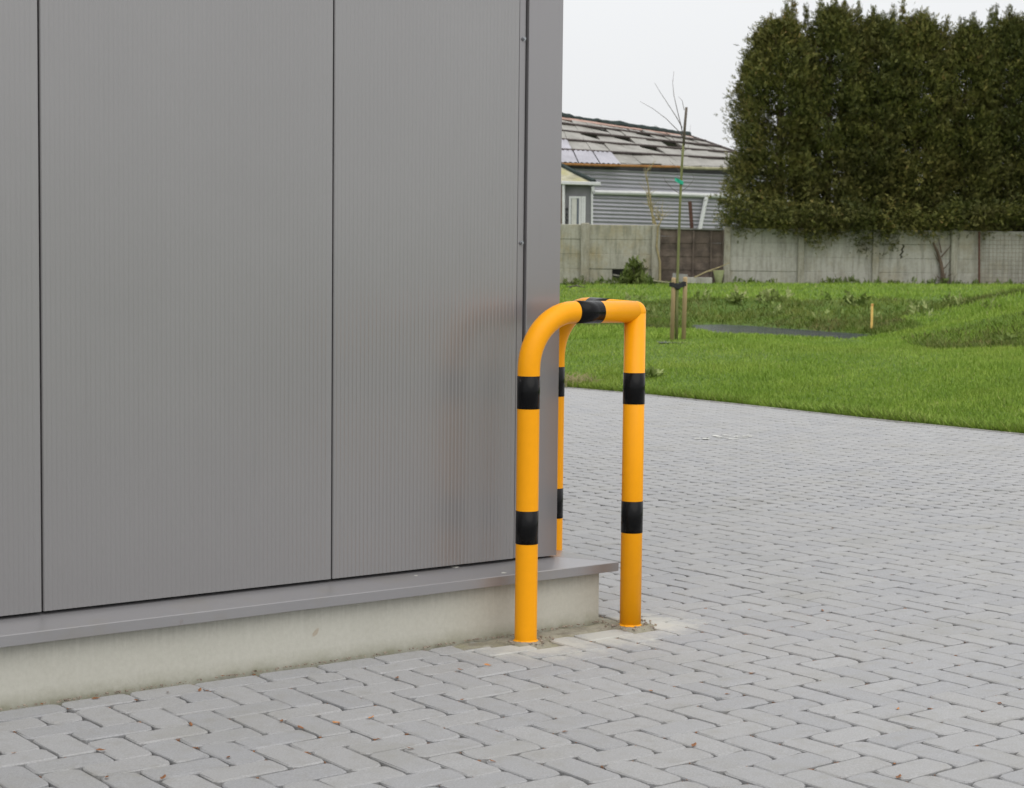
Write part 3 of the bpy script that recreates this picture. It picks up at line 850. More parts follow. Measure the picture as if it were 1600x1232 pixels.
# ------------------------------------------------------------------ concrete panel walls
YW = 46.0
def wx(px): return (px-800)/FPX*YW
WZ = 1.08
def slab_wall(thing, posts, height, mat, postmat, rows=4, gapset=(), crack=(), toff=0.0, skip_last=False):
    for i, x in enumerate(posts):
        mb = MB(); w = 0.17 if mat == 'wall_concrete' else 0.22
        mb.bbox((x, YW, WZ-0.2+(height+0.22)/2), (w, 0.24, height+0.22+random.uniform(-.05, .05)), Matrix.Rotation(random.gauss(0, .006), 3, 'Y'), 0.018)
        thing.part('post', mb, postmat)
    for i in range(len(posts)-1):
        a, b = posts[i]+0.075, posts[i+1]-0.075
        for r in range(rows):
            h = height/rows; zc = WZ + h*(r+.5); y = YW+0.01+random.uniform(-.008, .008)
            tilt = Matrix.Rotation(random.gauss(0, .0015), 3, 'Y') @ Matrix.Rotation(random.gauss(0, .012), 3, 'X')
            mb = MB()
            if (i, r) in gapset:
                c = gapset[(i, r)]
                for p, q in ((a, c[0]), (c[1], b)):
                    mb.bbox(((p+q)/2, y, zc), (q-p, .05, h-.012), tilt, .008)
                mb.bbox(((c[0]+c[1])/2, y, zc-h*.36), (c[1]-c[0]+.02, .04, h*.22), None, .006)
                mb.bbox(((c[0]+c[1])/2+.03, y+.02, zc+h*.02), (c[1]-c[0]+.02, .03, .035), Matrix.Rotation(.2, 3, 'Y'), .006)
            elif (i, r) in crack:
                c = a+(b-a)*crack[(i, r)]; k = 0.07
                n = 8
                for side in (-1, 1):
                    pts = [(c+side*k*.35+0.03*math.sin(t*2.1)+k*(t/n-.5), zc-h/2+.006+(h-.012)*t/n) for t in range(n+1)]
                    end = a if side < 0 else b
                    poly = [(end, zc-h/2+.006)] + pts + [(end, zc+h/2-.006)]
                    m_ = len(poly)
                    vs = [Vector((p, y-.025, q)) for p, q in poly]+[Vector((p, y+.025, q)) for p, q in poly]
                    mb.add(vs, [tuple(range(m_)), tuple(range(2*m_-1, m_-1, -1))]+[(t, (t+1) % m_, m_+(t+1) % m_, m_+t) for t in range(m_)])
            else:
                mb.bbox(((a+b)/2, y, zc), (b-a, .05+.006*(r % 2), h+.004), tilt, .02)
            thing.part('wall_slab', mb, mat)
WL = Thing('concrete_wall', 'weathered concrete slab wall with a broken hole, left of the dark wooden gate', 'wall', (wx(1020), YW, WZ))
lp = [wx(911-109*k) for k in range(9, -1, -1)] + [wx(1021)]
slab_wall(WL, lp, 1.56, 'wall_concrete_old', 'post_concrete', gapset={(9, 0): (wx(954), wx(977))})
WR = Thing('concrete_wall', 'long grey concrete slab wall under the tall conifer hedge, right of the gate', 'wall', (wx(1132), YW, WZ))
rpst = [wx(1132), wx(1247), wx(1363), wx(1485), wx(1603), wx(1720), wx(1837)]
slab_wall(WR, rpst, 1.50, 'wall_concrete', 'post_concrete', crack={(2, 2): .33})
# rusty bar and wire mesh in front of the right-hand end
WF = Thing('wire_fence', 'rusty wire mesh fence with an iron bar, leaning on the concrete wall at right', 'fence', (wx(1523), YW-.25, WZ))
mb = MB(); mb.tube([(wx(1523), YW-.25, WZ-.2), (wx(1521), YW-.2, WZ+1.48)], .03, 8); WF.part('fence_bar', mb, 'rust_iron')
mb = MB()
for i in range(40):
    x = wx(1526)+i*.10
    mb.tube([(x, YW-.2, WZ-.05), (x+.01*math.sin(i), YW-.17, WZ+.75), (x, YW-.15, WZ+1.42)], .0042, 4, False)
for k in range(13):
    z = WZ+.05+k*.11
    mb.tube([(wx(1526), YW-.2, z), (wx(1526)+3.4, YW-.19, z+.01)], .0042, 4, False)
WF.part('wire_mesh', mb, 'wire_grey')

# wooden gate between the walls
GT = Thing('wooden_gate', 'dark weathered wooden board gate between the two concrete walls', 'gate', (wx(1077), YW+.05, WZ))
gx0, gx1 = wx(1027), wx(1127)
nb = 8
for i in range(nb):
    h = 1.43/nb; mb = MB()
    mb.bbox(((gx0+gx1)/2+random.uniform(-.02, .02), YW+.08+.014*(i % 2), WZ+.03+h*(i+.5)), (gx1-gx0-.02, .022, h*1.03), Matrix.Rotation(random.gauss(0, .008), 3, 'Y'), .005)
    GT.part('board', mb, 'dark_wood')
for px in (1029, 1056, 1080, 1108, 1126):
    mb = MB(); mb.bbox((wx(px), YW+.04, WZ+.72), (.05, .05, 1.44+random.uniform(-.04, .04)), Matrix.Rotation(random.gauss(0, .01), 3, 'Y'), .006)
    GT.part('upright', mb, 'dark_wood')
mb = MB(); mb.bbox(((gx0+gx1)/2, YW+.05, WZ+1.47), (gx1-gx0, .06, .03), Matrix.Rotation(.012, 3, 'Y'), .005); GT.part('top_rail', mb, 'board_grey')
# clutter at the foot of the gate
gz0 = float(ground_z(wx(1070), YW-.5))
mb = MB(); mb.bbox((wx(1058), YW-.3, gz0+.16), (.40, .03, .24), Matrix.Rotation(-.35, 3, 'X') @ Matrix.Rotation(.1, 3, 'Y'), .006)
single('broken_or_backing_board', mb, 'board_grey', 'grey board leaning against the dark gate behind the sapling', 'board', 'boards by the gate', (wx(1058), YW-.3, gz0))
mb = MB(); mb.bbox((wx(1040), YW-.9, gz0+.03), (.75, .5, .03), Matrix.Rotation(.12, 3, 'Y') @ Matrix.Rotation(.4, 3, 'Z'), .006)
single('broken_or_backing_board', mb, 'board_pale', 'pale board lying flat in the grass in front of the dark gate', 'board', 'boards by the gate', (wx(1040), YW-.9, gz0))
for px, w, lab in ((1083, .5, 'low grey concrete block at the gate foot, right of the sapling stakes'), (1098, .3, 'small grey concrete block at the gate foot, beside the green tub')):
    mb = MB(); mb.bbox((wx(px), YW-.35, gz0+.10), (w, .2, .17), Matrix.Rotation(.06, 3, 'Z'), .012)
    single('concrete_block', mb, 'wall_concrete', lab, 'block', 'concrete blocks by the gate', (wx(px), YW-.35, gz0))
mb = MB(); bx_ = wx(1118)
mb.tube([(bx_, YW-.3, gz0), (bx_, YW-.3, gz0+.02), (bx_, YW-.3, gz0+.36), (bx_, YW-.3, gz0+.38), (bx_, YW-.3, gz0+.36), (bx_, YW-.3, gz0+.06)], [.07, .075, .15, .16, .14, .07], 18)
single('garden_tub', mb, 'bucket_green', 'tapered olive green tub standing by the right gate post', 'tub', None, (bx_, YW-.3, gz0), True)
mb = MB(); mb.tube([(wx(1078), YW-.7, gz0+.18), (wx(1098), YW-.6, gz0+.34), (wx(1118), YW-.5, gz0+.46), (wx(1134), YW-.45, gz0+.58)], [.02, .018, .014, .008], 6)
mb.tube([(wx(1098), YW-.6, gz0+.34), (wx(1112), YW-.7, gz0+.36)], [.012, .006], 5)
single('dead_branch', mb, 'twig_pale', 'pale dead branch propped across the foot of the gate', 'branch', 'dead branches', (wx(1078), YW-.7, gz0))
P = on_ground(893, 449, 43.5)
mb = MB(); mb.tube([P+Vector((-.1, .1, .03)), P+Vector((.12, 0, .07)), P+Vector((.34, -.15, .03))], [.02, .02, .01], 6)
mb.tube([P+Vector((.12, 0, .07)), P+Vector((.2, .1, .16))], [.012, .005], 5)
single('dead_branch', mb, 'twig_dark', 'short dead branch lying in the grass in front of the left concrete wall', 'branch', 'dead branches', P)

# ------------------------------------------------------------------ leafy plants
def sprays(centers, dirs, n_per, spread, size, seed, leaflets=5, width=.34, up_bias=.25):
    """small flat sprays round each clump centre; returns verts, quads, tint"""
    r = np.random.default_rng(seed)
    C = np.repeat(centers, n_per, 0); D = np.repeat(dirs, n_per, 0); N = len(C)
    g = r.normal(0, 1, (N, 3))*spread*np.array([1, 1, .8])
    P = C+g
    depth = (g*D).sum(1)/(spread+1e-9)
    d = D + r.normal(0, .55, (N, 3)) + np.array([0, 0, up_bias]); d /= np.linalg.norm(d, axis=1)[:, None]
    a = np.cross(d, r.normal(0, 1, (N, 3))); a /= np.linalg.norm(a, axis=1)[:, None]
    L_ = size*r.uniform(.6, 1.4, N)
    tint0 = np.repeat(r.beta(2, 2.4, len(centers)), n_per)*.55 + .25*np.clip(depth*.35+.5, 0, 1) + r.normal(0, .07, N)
    Vs, Fs, Ts = [], [], []
    for k in range(leaflets):
        u = (k+.3)/leaflets; sgn = (-1)**k
        f = (k != leaflets-1)
        b = P + d*(L_*u)[:, None]
        dl = (d*.75 + a*sgn*.75*f); dl /= np.linalg.norm(dl, axis=1)[:, None]
        ln = L_*(.62-.25*u); w = L_*width*.32
        sdv = np.cross(dl, np.cross(d, a)+r.normal(0, .25, (N, 3))); sdv /= np.linalg.norm(sdv, axis=1)[:, None]+1e-9
        q0 = b - sdv*(w*.8)[:, None]; q1 = b + sdv*(w*.8)[:, None]; q2 = b + dl*ln[:, None]
        Vs.append(np.stack([q0, q1, q2], 1)); Ts.append(np.repeat(np.clip(tint0+.06*k/leaflets+r.normal(0, .07, N), 0, 1), 3))
    V = np.concatenate([v.reshape(-1, 3) for v in Vs]); T = np.concatenate(Ts)
    Fq = np.arange(len(V)).reshape(-1, 3)
    return V, Fq, T

YH = 47.9
def conifer(px, top_py, rad, label, seed, leaders, hang=(), lean_left=0.0):
    r = np.random.default_rng(seed)
    X0 = (px-800)/FPX*YH; gz_ = 1.1
    top = at(px, top_py, YH).z; H = top-gz_
    T = Thing('conifer', label, 'conifer tree', (X0, YH, gz_), 'tall conifers in the hedge')
    cs, ds = [], []
    n = 640
    # clumps on a shell that swells and closes to several leaders at the top
    hz = r.uniform(.06, 1.0, n)**.9; az = r.uniform(0, 2*math.pi, n)
    prof = np.interp(hz, [0, .12, .2, .5, .72, .86, .95, 1.0], [.75, 1.0, 1.05, 1.06, .98, .76, .42, .10])
    lump = 1+.16*np.sin(az*3+seed)*np.sin(hz*9+seed*2)+.10*np.sin(az*5+hz*17+seed)
    rr = .95*rad*prof*lump*r.uniform(.72, 1.08, n)
    cx, cy, cz = X0+np.cos(az)*rr - lean_left*(hz > .1)*0, YH+np.sin(az)*rr*1.0, gz_+hz*H*.945
    cs.append(np.stack([cx, cy, cz], -1)); ds.append(np.stack([np.cos(az), np.sin(az), .35+.4*hz], -1))
    # inner mass so that little sky shows through
    m_ = 420 if seed == 1 else 280; hz = r.uniform(.03, .93, m_); az = r.uniform(0, 6.283, m_); rr = rad*r.uniform(.3, .75, m_)*np.interp(hz, [0, .7, 1], [1, .95, .2])
    cs.append(np.stack([X0+np.cos(az)*rr, YH+np.sin(az)*rr, gz_+hz*H], -1)); ds.append(np.stack([np.cos(az), np.sin(az), .4+0*hz], -1))
    # leaders
    lcs, lds = [], []
    for lpx, lpy in leaders:
        Lp = at(lpx, lpy, YH); k = 64
        t = np.linspace(0, 1, k)**.62
        base = np.stack([np.full(k, Lp.x), np.full(k, YH+r.uniform(-.3, .3)), Lp.z-.05-1.3*t], -1)+r.normal(0, 1, (k, 3))*(.004+.05*t)[:, None]
        wv = .36*t**1.25*r.uniform(.3, 1, k); ang = r.uniform(0, 6.28, k)
        base[:, 0] += np.cos(ang)*wv; base[:, 1] += np.sin(ang)*wv
        lcs.append(base); lds.append(np.stack([np.cos(ang)*.5, np.sin(ang)*.5, np.full(k, 1.0)], -1))
    # boughs that hang over the wall
    for hx, hy in hang:
        k = 11; Hp = at(hx, hy, YW-.25)
        base = np.array(Hp)[None, :] + r.normal(0, 1, (k, 3))*np.array([.30, .16, .20])+np.array([0, .12, .22])
        cs.append(base); ds.append(np.tile(np.array([0, -.8, -.15]), (k, 1)))
    cs = np.concatenate(cs); ds = np.concatenate(ds); ds /= np.linalg.norm(ds, axis=1)[:, None]
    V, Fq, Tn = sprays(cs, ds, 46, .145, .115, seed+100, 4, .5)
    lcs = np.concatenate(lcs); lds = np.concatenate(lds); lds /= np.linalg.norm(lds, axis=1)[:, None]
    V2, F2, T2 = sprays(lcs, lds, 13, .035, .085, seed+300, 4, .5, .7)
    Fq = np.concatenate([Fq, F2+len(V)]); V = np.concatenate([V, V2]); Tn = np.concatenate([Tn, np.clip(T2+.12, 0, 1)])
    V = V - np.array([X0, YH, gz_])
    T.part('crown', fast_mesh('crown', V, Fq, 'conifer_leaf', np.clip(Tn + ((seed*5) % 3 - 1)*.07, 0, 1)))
    tr = MB()
    for k in range(2 if seed % 2 else 3):
        ox, oy = r.uniform(-.3, .3), r.uniform(-.25, .2)
        tr.tube([(X0+ox, YH+oy, gz_-.2), (X0+ox*.8+.05, YH+oy, gz_+1.2), (X0+ox*.5, YH+oy*.6, gz_+H*.5), (X0+ox*.4, YH, gz_+H*.93)], [.13, .105, .07, .015], 8)
    for k in range(26):
        hh = r.uniform(.14, .9); a = r.uniform(0, 6.28); l = rad*np.interp(hh, [0, .7, 1], [1, .9, .3])
        tr.tube([(X0, YH, gz_+H*hh), (X0+math.cos(a)*l*.5, YH+math.sin(a)*l*.5, gz_+H*hh+.1), (X0+math.cos(a)*l*.95, YH+math.sin(a)*l*.95, gz_+H*hh+.35)], [.035, .022, .008], 5, False)
    T.part('trunk', tr, 'bark_brown')
conifer(1208, 14, 1.18, 'leftmost conifer of the tall hedge, with a rounded shoulder against the sky', 1, [(1168, 78), (1184, 55), (1203, 24), (1228, 2), (1243, -6)], [(1165, 350), (1190, 352), (1215, 350), (1145, 325)])
conifer(1292, -6, 1.02, 'second conifer from the left in the tall hedge, low boughs over the wall', 2, [(1262, 6), (1286, -4), (1303, 0), (1318, -2)], [(1255, 362), (1265, 372), (1290, 362), (1310, 358)])
conifer(1360, 8, 0.92, 'third conifer from the left in the tall hedge, two short tips side by side', 3, [(1340, 6), (1366, 10)], [(1330, 362), (1355, 360), (1372, 372)])
conifer(1424, 8, 0.95, 'fourth conifer from the left in the tall hedge, just left of the notch', 4, [(1398, 8), (1408, 5), (1444, 16), (1458, 60)], [(1400, 355), (1445, 362), (1458, 368)])
conifer(1500, 26, 0.92, 'fifth conifer from the left in the tall hedge, just right of the notch', 5, [(1477, 30), (1505, 26), (1522, 20)], [(1490, 352), (1520, 350)])
conifer(1568, 12, 0.98, 'sixth conifer from the left in the tall hedge, yellowish tip by the picture edge', 6, [(1545, 16), (1556, 12), (1580, 9)], [(1550, 352), (1575, 355)])
conifer(1650, 4, 1.0, 'seventh conifer from the left, its left half at the picture edge', 7, [(1612, 22), (1640, 2)], [(1605, 352), (1640, 352)])
conifer(1735, 10, 1.0, 'last conifer of the hedge, beyond the right picture edge', 8, [(1700, 20), (1740, 8)], [(1700, 352)])

mb = MB(); mb.bbox((wx(966), YW+.35, WZ+.3), (.8, .03, .75), Matrix.Rotation(-.15, 3, 'X'), .006)  # added dark backing: its colour stands in for shade inside the wall hole
single('broken_or_backing_board', mb, 'shed_dark', 'dark backing board added behind the broken hole in the left concrete wall to shade it', 'board', 'boards by the gate', (wx(966), YW+.35, WZ-.1))
# bramble bush by the hole in the wall
Pb = on_ground(994, 440, 45.5)
r = np.random.default_rng(5); k = 34
cs = np.array(Pb)[None, :] + np.stack([r.normal(0, .20, k), r.normal(0, .12, k), np.abs(r.normal(.20, .16, k))], -1)
cs[:6] = np.array(Pb)[None, :] + np.stack([r.normal(.0, .05, 6), r.normal(0, .05, 6), r.uniform(.35, .52, 6)], -1)
dd = np.stack([r.normal(0, .6, k), r.normal(-.3, .4, k), np.full(k, .8)], -1); dd /= np.linalg.norm(dd, axis=1)[:, None]
V, Fq, Tn = sprays(cs, dd, 14, .07, .13, 77, 5, .6)
Tb = Thing('bush', 'small ragged green bush beside the hole in the left concrete wall', 'bush', Pb)
Tb.part('foliage', fast_mesh('foliage', V-np.array(Pb), Fq, 'weed_leaf', Tn*.45))
mb = MB()
for i in range(9):
    a = random.uniform(0, 6.28); mb.tube([Pb, Pb+Vector((math.cos(a)*.12, math.sin(a)*.1, .25)), Pb+Vector((math.cos(a)*.3, math.sin(a)*.2, .48))], [.01, .008, .003], 4, False)
Tb.part('stem', mb, 'twig_dark')
for i, (x, y, Y, l, lab) in enumerate(weeds):
    P = ground_hit(x, y); r = np.random.default_rng(50+i); k = 16
    a_ = r.uniform(0, 6.283, k); q_ = l*.42*np.sqrt(r.uniform(0, 1, k))
    cs = np.stack([P.x+np.cos(a_)*q_, P.y+np.sin(a_)*q_*.7, P.z+.02+l*.14*r.uniform(.1, 1, k)], -1)
    dd = np.stack([np.cos(a_)*.8, np.sin(a_)*.8, np.full(k, .5)], -1)
    V, Fq, Tn = sprays(cs[:9], dd[:9], 4, l*.06, l*.42, 60+i, 4, .9)
    single('weed', fast_mesh('weed', V-np.array(P), Fq, 'weed_leaf', np.clip(Tn+.2, 0, 1)), None, lab, 'weed', 'leafy weeds in the grass', P)
dd = np.tile(np.array([0, -.2, 1.0]), (len(WEED_SPOTS), 1))
V, Fq, Tn = sprays(WEED_SPOTS, dd, 7, .06, .13, 79, 4, .7)
struct('bank_weeds', fast_mesh('bank_weeds', V, Fq, 'weed_leaf', np.clip(Tn+.3, 0, 1)), 'stuff')
# low growth along the foot of the walls: uncountable
cs = []
for px in np.concatenate([np.linspace(876, 1015, 60), np.linspace(1135, 1210, 16), np.linspace(1265, 1500, 90), np.linspace(1500, 1620, 30)]):
    cs.append(tuple(on_ground(px+random.uniform(-4, 4), 441, YW-.18-random.uniform(0, .25)) + Vector((0, 0, random.uniform(-.08, .10)*(1 if 1265 < px < 1500 or px < 1015 else .5)))))
cs = np.array(cs); dd = np.tile(np.array([0, -.3, .95]), (len(cs), 1))
cs = cs[rng.uniform(size=len(cs)) > .35]; dd = dd[:len(cs)]
V, Fq, Tn = sprays(cs, dd, 9, .05, .09, 78, 5, .6)
struct('wall_weeds', fast_mesh('wall_weeds', V, Fq, 'weed_leaf', Tn*.5), 'stuff')
# dead ivy stem on the wall
mb = MB(); gw = float(ground_z(wx(1465), YW-.2))
mb.tube([(wx(1472), YW-.12, gw), (wx(1468), YW-.1, gw+.25), (wx(1465), YW-.08, gw+.6), (wx(1459), YW-.07, gw+.9), (wx(1452), YW-.07, gw+1.15)], [.07, .055, .045, .035, .025], 8)
for dx_, dz_ in ((.25, .5), (-.2, .7), (.3, .95), (-.1, 1.1), (.15, .2)):
    mb.tube([(wx(1465), YW-.08, gw+dz_*.8), (wx(1465)+dx_*.5, YW-.08, gw+dz_), (wx(1465)+dx_, YW-.09, gw+dz_+.18)], [.02, .014, .005], 5, False)
for i in range(60):
    q = Vector((wx(1470)+random.gauss(0, .16), YW-.16+random.gauss(0, .04), gw+abs(random.gauss(0, .16))))
    mb.tube([q, q+Vector((random.gauss(0, .1), random.gauss(0, .05), random.uniform(.0, .15)))], [.008, .003], 4, False)
single('dead_ivy', mb, 'bark_brown', 'dead brown ivy stem climbing the grey concrete wall under the hedge', 'climbing plant', None, (wx(1472), YW-.12, gw))

# ------------------------------------------------------------------ planted sapling between two stakes
YS = ground_hit(1058, 532).y
def at2(x, y, dy=0.0): return at(x, y, YS+dy)
Pt = at2(1057, 532); Pt.z = float(ground_z(Pt.x, YS))-.02
SP = Thing('sapling', 'thin bare sapling with a cut top planted between two wooden stakes', 'young tree', Pt)
mb = MB()
mb.tube([Pt, at2(1057.5, 490), at2(1058, 450), at2(1060.5, 380), at2(1063, 310), at2(1066, 250), at2(1068, 225)], [.024, .021, .020, .019, .018, .0175, .017], 10)
SP.part('trunk', mb, 'bark_green', True)
mb = MB(); mb.tube([at2(1068, 228), at2(1070, 198), at2(1072.6, 168)], [.018, .019, .018], 10)
SP.part('cut_leader', mb, 'bark_cut', True)
def twig(pts, r0, dy=0.1):
    mb = MB(); n = len(pts)
    P = [at2(x, y, dy*i/n) for i, (x, y) in enumerate(pts)]; r0 = r0*.72
    mb.tube(P, [r0*(1-.75*i/(n-1)) for i in range(n)], 5, False); SP.part('twig', mb, 'twig_dark')
twig([(1067, 212), (1064, 196), (1060, 180), (1053, 150), (1051, 130), (1053, 112)], .011)
twig([(1066, 200), (1058, 185), (1045, 165), (1032, 145), (1023, 130)], .010, -.2)
twig([(1067, 215), (1060, 205), (1040, 185), (1020, 170), (1000, 159)], .010, .2)
twig([(1069, 172), (1066, 158), (1060, 151)], .007)
twig([(1066, 238), (1050, 215), (1035, 203), (1022, 195)], .007, .3)
twig([(1062, 303), (1050, 295), (1040, 284), (1036, 275)], .008)
twig([(1063, 300), (1075, 292), (1085, 280), (1078, 265)], .007)
twig([(1064, 240), (1075, 232), (1079, 195)], .006)
twig([(1062, 268), (1053, 258), (1045, 250)], .006)
mb = MB(); a0, a1 = at2(1054, 281), at2(1066, 286)
mb.add([a0+Vector((0, -.03, .03)), a0+Vector((.0, -.04, -.02)), (a0+a1)/2+Vector((0, -.05, -.03)), (a0+a1)/2+Vector((0, -.06, .025)), a1+Vector((.01, -.03, .02)), a1+Vector((.01, -.03, -.03))],
       [(0, 1, 2, 3), (3, 2, 5, 4)])
mb.tube([a1+Vector((-.01, 0, .02)), a1+Vector((-.01, 0, -.025))], .028, 10)
SP.part('tag_ribbon', mb, 'tag_green')
for px, pt, pb, lab in ((1050, 434, 531, 'left of the two wooden stakes flanking the sapling'), (1068, 433, 530, 'right of the two wooden stakes flanking the sapling')):
    a, b_ = at2(px, pb), at2(px, pt); a.z = float(ground_z(a.x, YS))-.05; b_.x = a.x+.01
    t = Thing('stake', lab, 'stake', a, 'stakes beside the sapling')
    mb = MB(); mb.tube([a, b_-Vector((0, 0, .03)), b_-Vector((0, 0, .006)), b_], [.031, .031, .029, .022], 14); t.part('pole', mb, 'stake_wood', True)
tie = MB()
c0, c1, cm = at2(1050, 445), at2(1069, 444), at2(1058.5, 448)
for z_ in (0,):
    for P_, Q_ in ((c0, cm), (cm, c1)):
        for dy in (-.042, .042):
            d_ = Q_-P_
            tie.sheet([P_+Vector((0, dy, .03)), P_+Vector((0, dy, -.03)), Q_+Vector((0, dy*.75, -.04)), Q_+Vector((0, dy*.75, .04))], .004)
    for P_ in (c0, c1):
        tie.tube([P_+Vector((0, 0, -.03)), P_+Vector((0, 0, .03))], .0395, 14, False)
    tie.bbox(cm, (.075, .075, .095), None, .015)
SP.part('tree_tie', tie, 'tie_rubber')

# thin yellow survey stake
Py = ground_hit(1361.5, 518)
top = at(1363, 475, Py.y)
t = Thing('survey_stake', 'thin pale yellow survey stake at the foot of the grassy mound', 'stake', Py)
mb = MB(); mb.bbox((Py+top)/2 - Vector((0, 0, .03)), (0.036, .026, top.z-Py.z+.06), None, .005); t.part('stick', mb, 'yellow_stake_wood')
mb = MB(); mb.bbox(top+Vector((0, 0, -.02)), (.039, .029, .03), None, .004); t.part('painted_tip', mb, 'leaf_orange')

# twiggy shrub by the left gate post
Pg = on_ground(1030, 440, YW+.35)
t = Thing('bare_shrub', 'leafless twiggy shrub growing behind the left gate post', 'shrub', Pg)
mb = MB()
yy = YW-.15
mb.tube([at(1031, 440, yy), at(1031, 410, yy), at(1026, 385, yy), at(1028, 355, yy), at(1036, 340, yy)], [.035, .03, .025, .02, .012], 6)
mb.tube([at(1021, 350, yy+.3), at(1016, 310, yy+.3), at(1011, 280, yy+.3), at(1008, 262, yy+.3)], [.03, .024, .015, .006], 6)
mb.tube([at(1025, 352, yy+.3), at(1014, 320, yy+.3), at(1010, 300, yy+.3)], [.028, .02, .01], 6)
t.part('stem', mb, 'twig_pale')
mb = MB()
rr_ = random.Random(3)
for i in range(46):
    bx0, by0 = rr_.choice([(1011, 285), (1014, 305), (1017, 325), (1010, 270), (1030, 345), (1036, 338), (1020, 330)])
    a = rr_.uniform(-2.7, -.4); l = rr_.uniform(10, 32)
    p0, p1, p2 = (bx0, by0), (bx0+math.cos(a)*l*.5, by0+math.sin(a)*l*.5), (bx0+math.cos(a)*l+rr_.uniform(-4, 4), by0+math.sin(a)*l)
    dy = rr_.uniform(-.3, .5)
    mb.tube([at(*p0, yy+.3), at(*p1, yy+.3+dy*.5), at(*p2, yy+.3+dy)], [.008, .006, .002], 4, False)
t.part('twigs', mb, 'twig_pale')
# rusted post behind the gate
mb = MB(); mb.tube([at(1081, 356, YW+.9), at(1078, 315, YW+.9)], .05, 8)
mb.tube([at(1081, 356, YW+.9), at(1083, 440, YW+.9)], .05, 8)
single('iron_post', mb, 'rust_iron', 'short dark rusted post showing above the wooden gate', 'post', None, at(1083, 440, YW+.9))

# ------------------------------------------------------------------ old shed with corrugated cladding and broken roof
YE0, YE1 = 56.0, 59.5
EL, ER = at(800, 249, 55.2), at(1215, 263.5, 60.2)
RL, RR = at(800, 171, 60.0), at(1077, 213, 65.0)
HE = at(1215, 272, 63.5)                             # foot of the hip
base = Vector((EL.x, EL.y, 1.05))
SH = Thing('old_shed', 'long grey corrugated shed with a broken patchwork roof behind the gate', 'shed', base)
ax = (ER-EL); ax.z = 0; wl = ax.length; ax.normalize(); nrm = Vector((ax.y, -ax.x, 0))   # outwards
def wallp(u, z, o=0.0): 
    q = EL + ax*u + nrm*o; return Vector((q.x, q.y, z))
ztop = lambda u: EL.z + (ER.z-EL.z)*u/wl - .12
mb = MB(); cols = [0, wl*.42, wl*.421, wl]
pitch = .128; rows = int(3.95/pitch*6); vs = []
for r_ in range(rows+1):
    z = 1.0 + 3.95*r_/rows
    for ci, u in enumerate(cols):
        o = .020*math.sin(2*math.pi*(z+.0*u)/pitch) + (.012 if ci < 2 else 0)
        vs.append(wallp(u, z, o))
nC = len(cols)
mb.add(vs, [(r_*nC+c, r_*nC+c+1, (r_+1)*nC+c+1, (r_+1)*nC+c) for r_ in range(rows) for c in range(nC-1)])
SH.part('cladding', mb, 'shed_cladding')
mb = MB(); mb.box((EL+ER)/2 - Vector((0, -.5, 2.1)), (.1, .1, .1)); 
mb = MB()
mb.sheet([wallp(0, ztop(0)-.12, .03), wallp(wl, ztop(wl)-.12, .03), wallp(wl, ztop(wl)+.12, .03), wallp(0, ztop(0)+.12, .03)], .12)
SH.part('eave_board', mb, 'shed_dark')
# white rail with downpipe
def on_wall(px, py, o=.06):
    d = _R3 @ Vector(((px-800)/FPX, (616-py)/FPX, -1.0)); C_ = Vector((0, 0, CAM_H))
    t_ = ((EL + nrm*o)-C_).dot(nrm)/d.dot(nrm); return C_+d*t_
mb = MB(); mb.tube([on_wall(928, 300.5), on_wall(1030, 303), on_wall(1200, 309)], .075, 8); SH.part('gutter_rail', mb, 'shed_white')
mb = MB(); mb.tube([on_wall(1105, 306, .14), on_wall(1103, 312, .14), on_wall(1095, 350, .14), on_wall(1090, 375, .14)], .072, 8); SH.part('downpipe', mb, 'shed_white')
# roof: bilinear patch u along the eave, v up to the ridge
def roofp(u, v, h=0.0):
    p = (EL*(1-u)+ER*u)*(1-v) + (RL*(1-u)+RR*u)*v
    return p + Vector((0, -.25*h, h))
eo = Vector((0, -.35, -.03))
ve = [-.06, .20, .42, .62, .80, .94]
nU = 13
rr_ = random.Random(12)
mb = MB()
for v in ve[1:-1]:
    mb.tube([roofp(u, v, .05) for u in np.linspace(0, 1, 6)], .045, 5)
SH.part('purlins', mb, 'roof_batten')
mb = MB()
for i in range(nU+1):
    mb.tube([roofp(i/nU, v, -.03) for v in (0, .5, .95)], .03, 4)
SH.part('rafters', mb, 'roof_batten')
missing = {(0, 4), (3, 4), (6, 4), (7, 4), (8, 4), (2, 3), (5, 3), (6, 2), (4, 2), (8, 3), (2, 1), (7, 1), (10, 4), (9, 2)}
for i in range(nU):
    for k in range(5):
        if k < (2 if i < 3 else 1) and i < 5: continue
        if (i, k) in missing and rr_.random() < .08: continue
        u0, u1 = i/nU+.0008, (i+1)/nU-.0008; v0, v1 = ve[k]+.008, ve[k+1]-.008
        if k == 0: v0 = -.02
        h = [rr_.uniform(-.01, .05) for _ in range(4)]
        if (i, k) in missing:                        # slipped pane
            sh = rr_.uniform(.3, .7); 
            P4 = [roofp(u0, v0, .02), roofp(u1, v0, .03), roofp(u1, v0+(v1-v0)*(1-sh), .02), roofp(u0, v1, .0)]
        else: P4 = [roofp(u0, v0, h[0]), roofp(u1, v0, h[1]), roofp(u1, v1, h[2]), roofp(u0, v1, h[3])]
        mb = MB(); mb.sheet(P4, .03); SH.part('roof_pane', mb, 'roof_pane_grey')
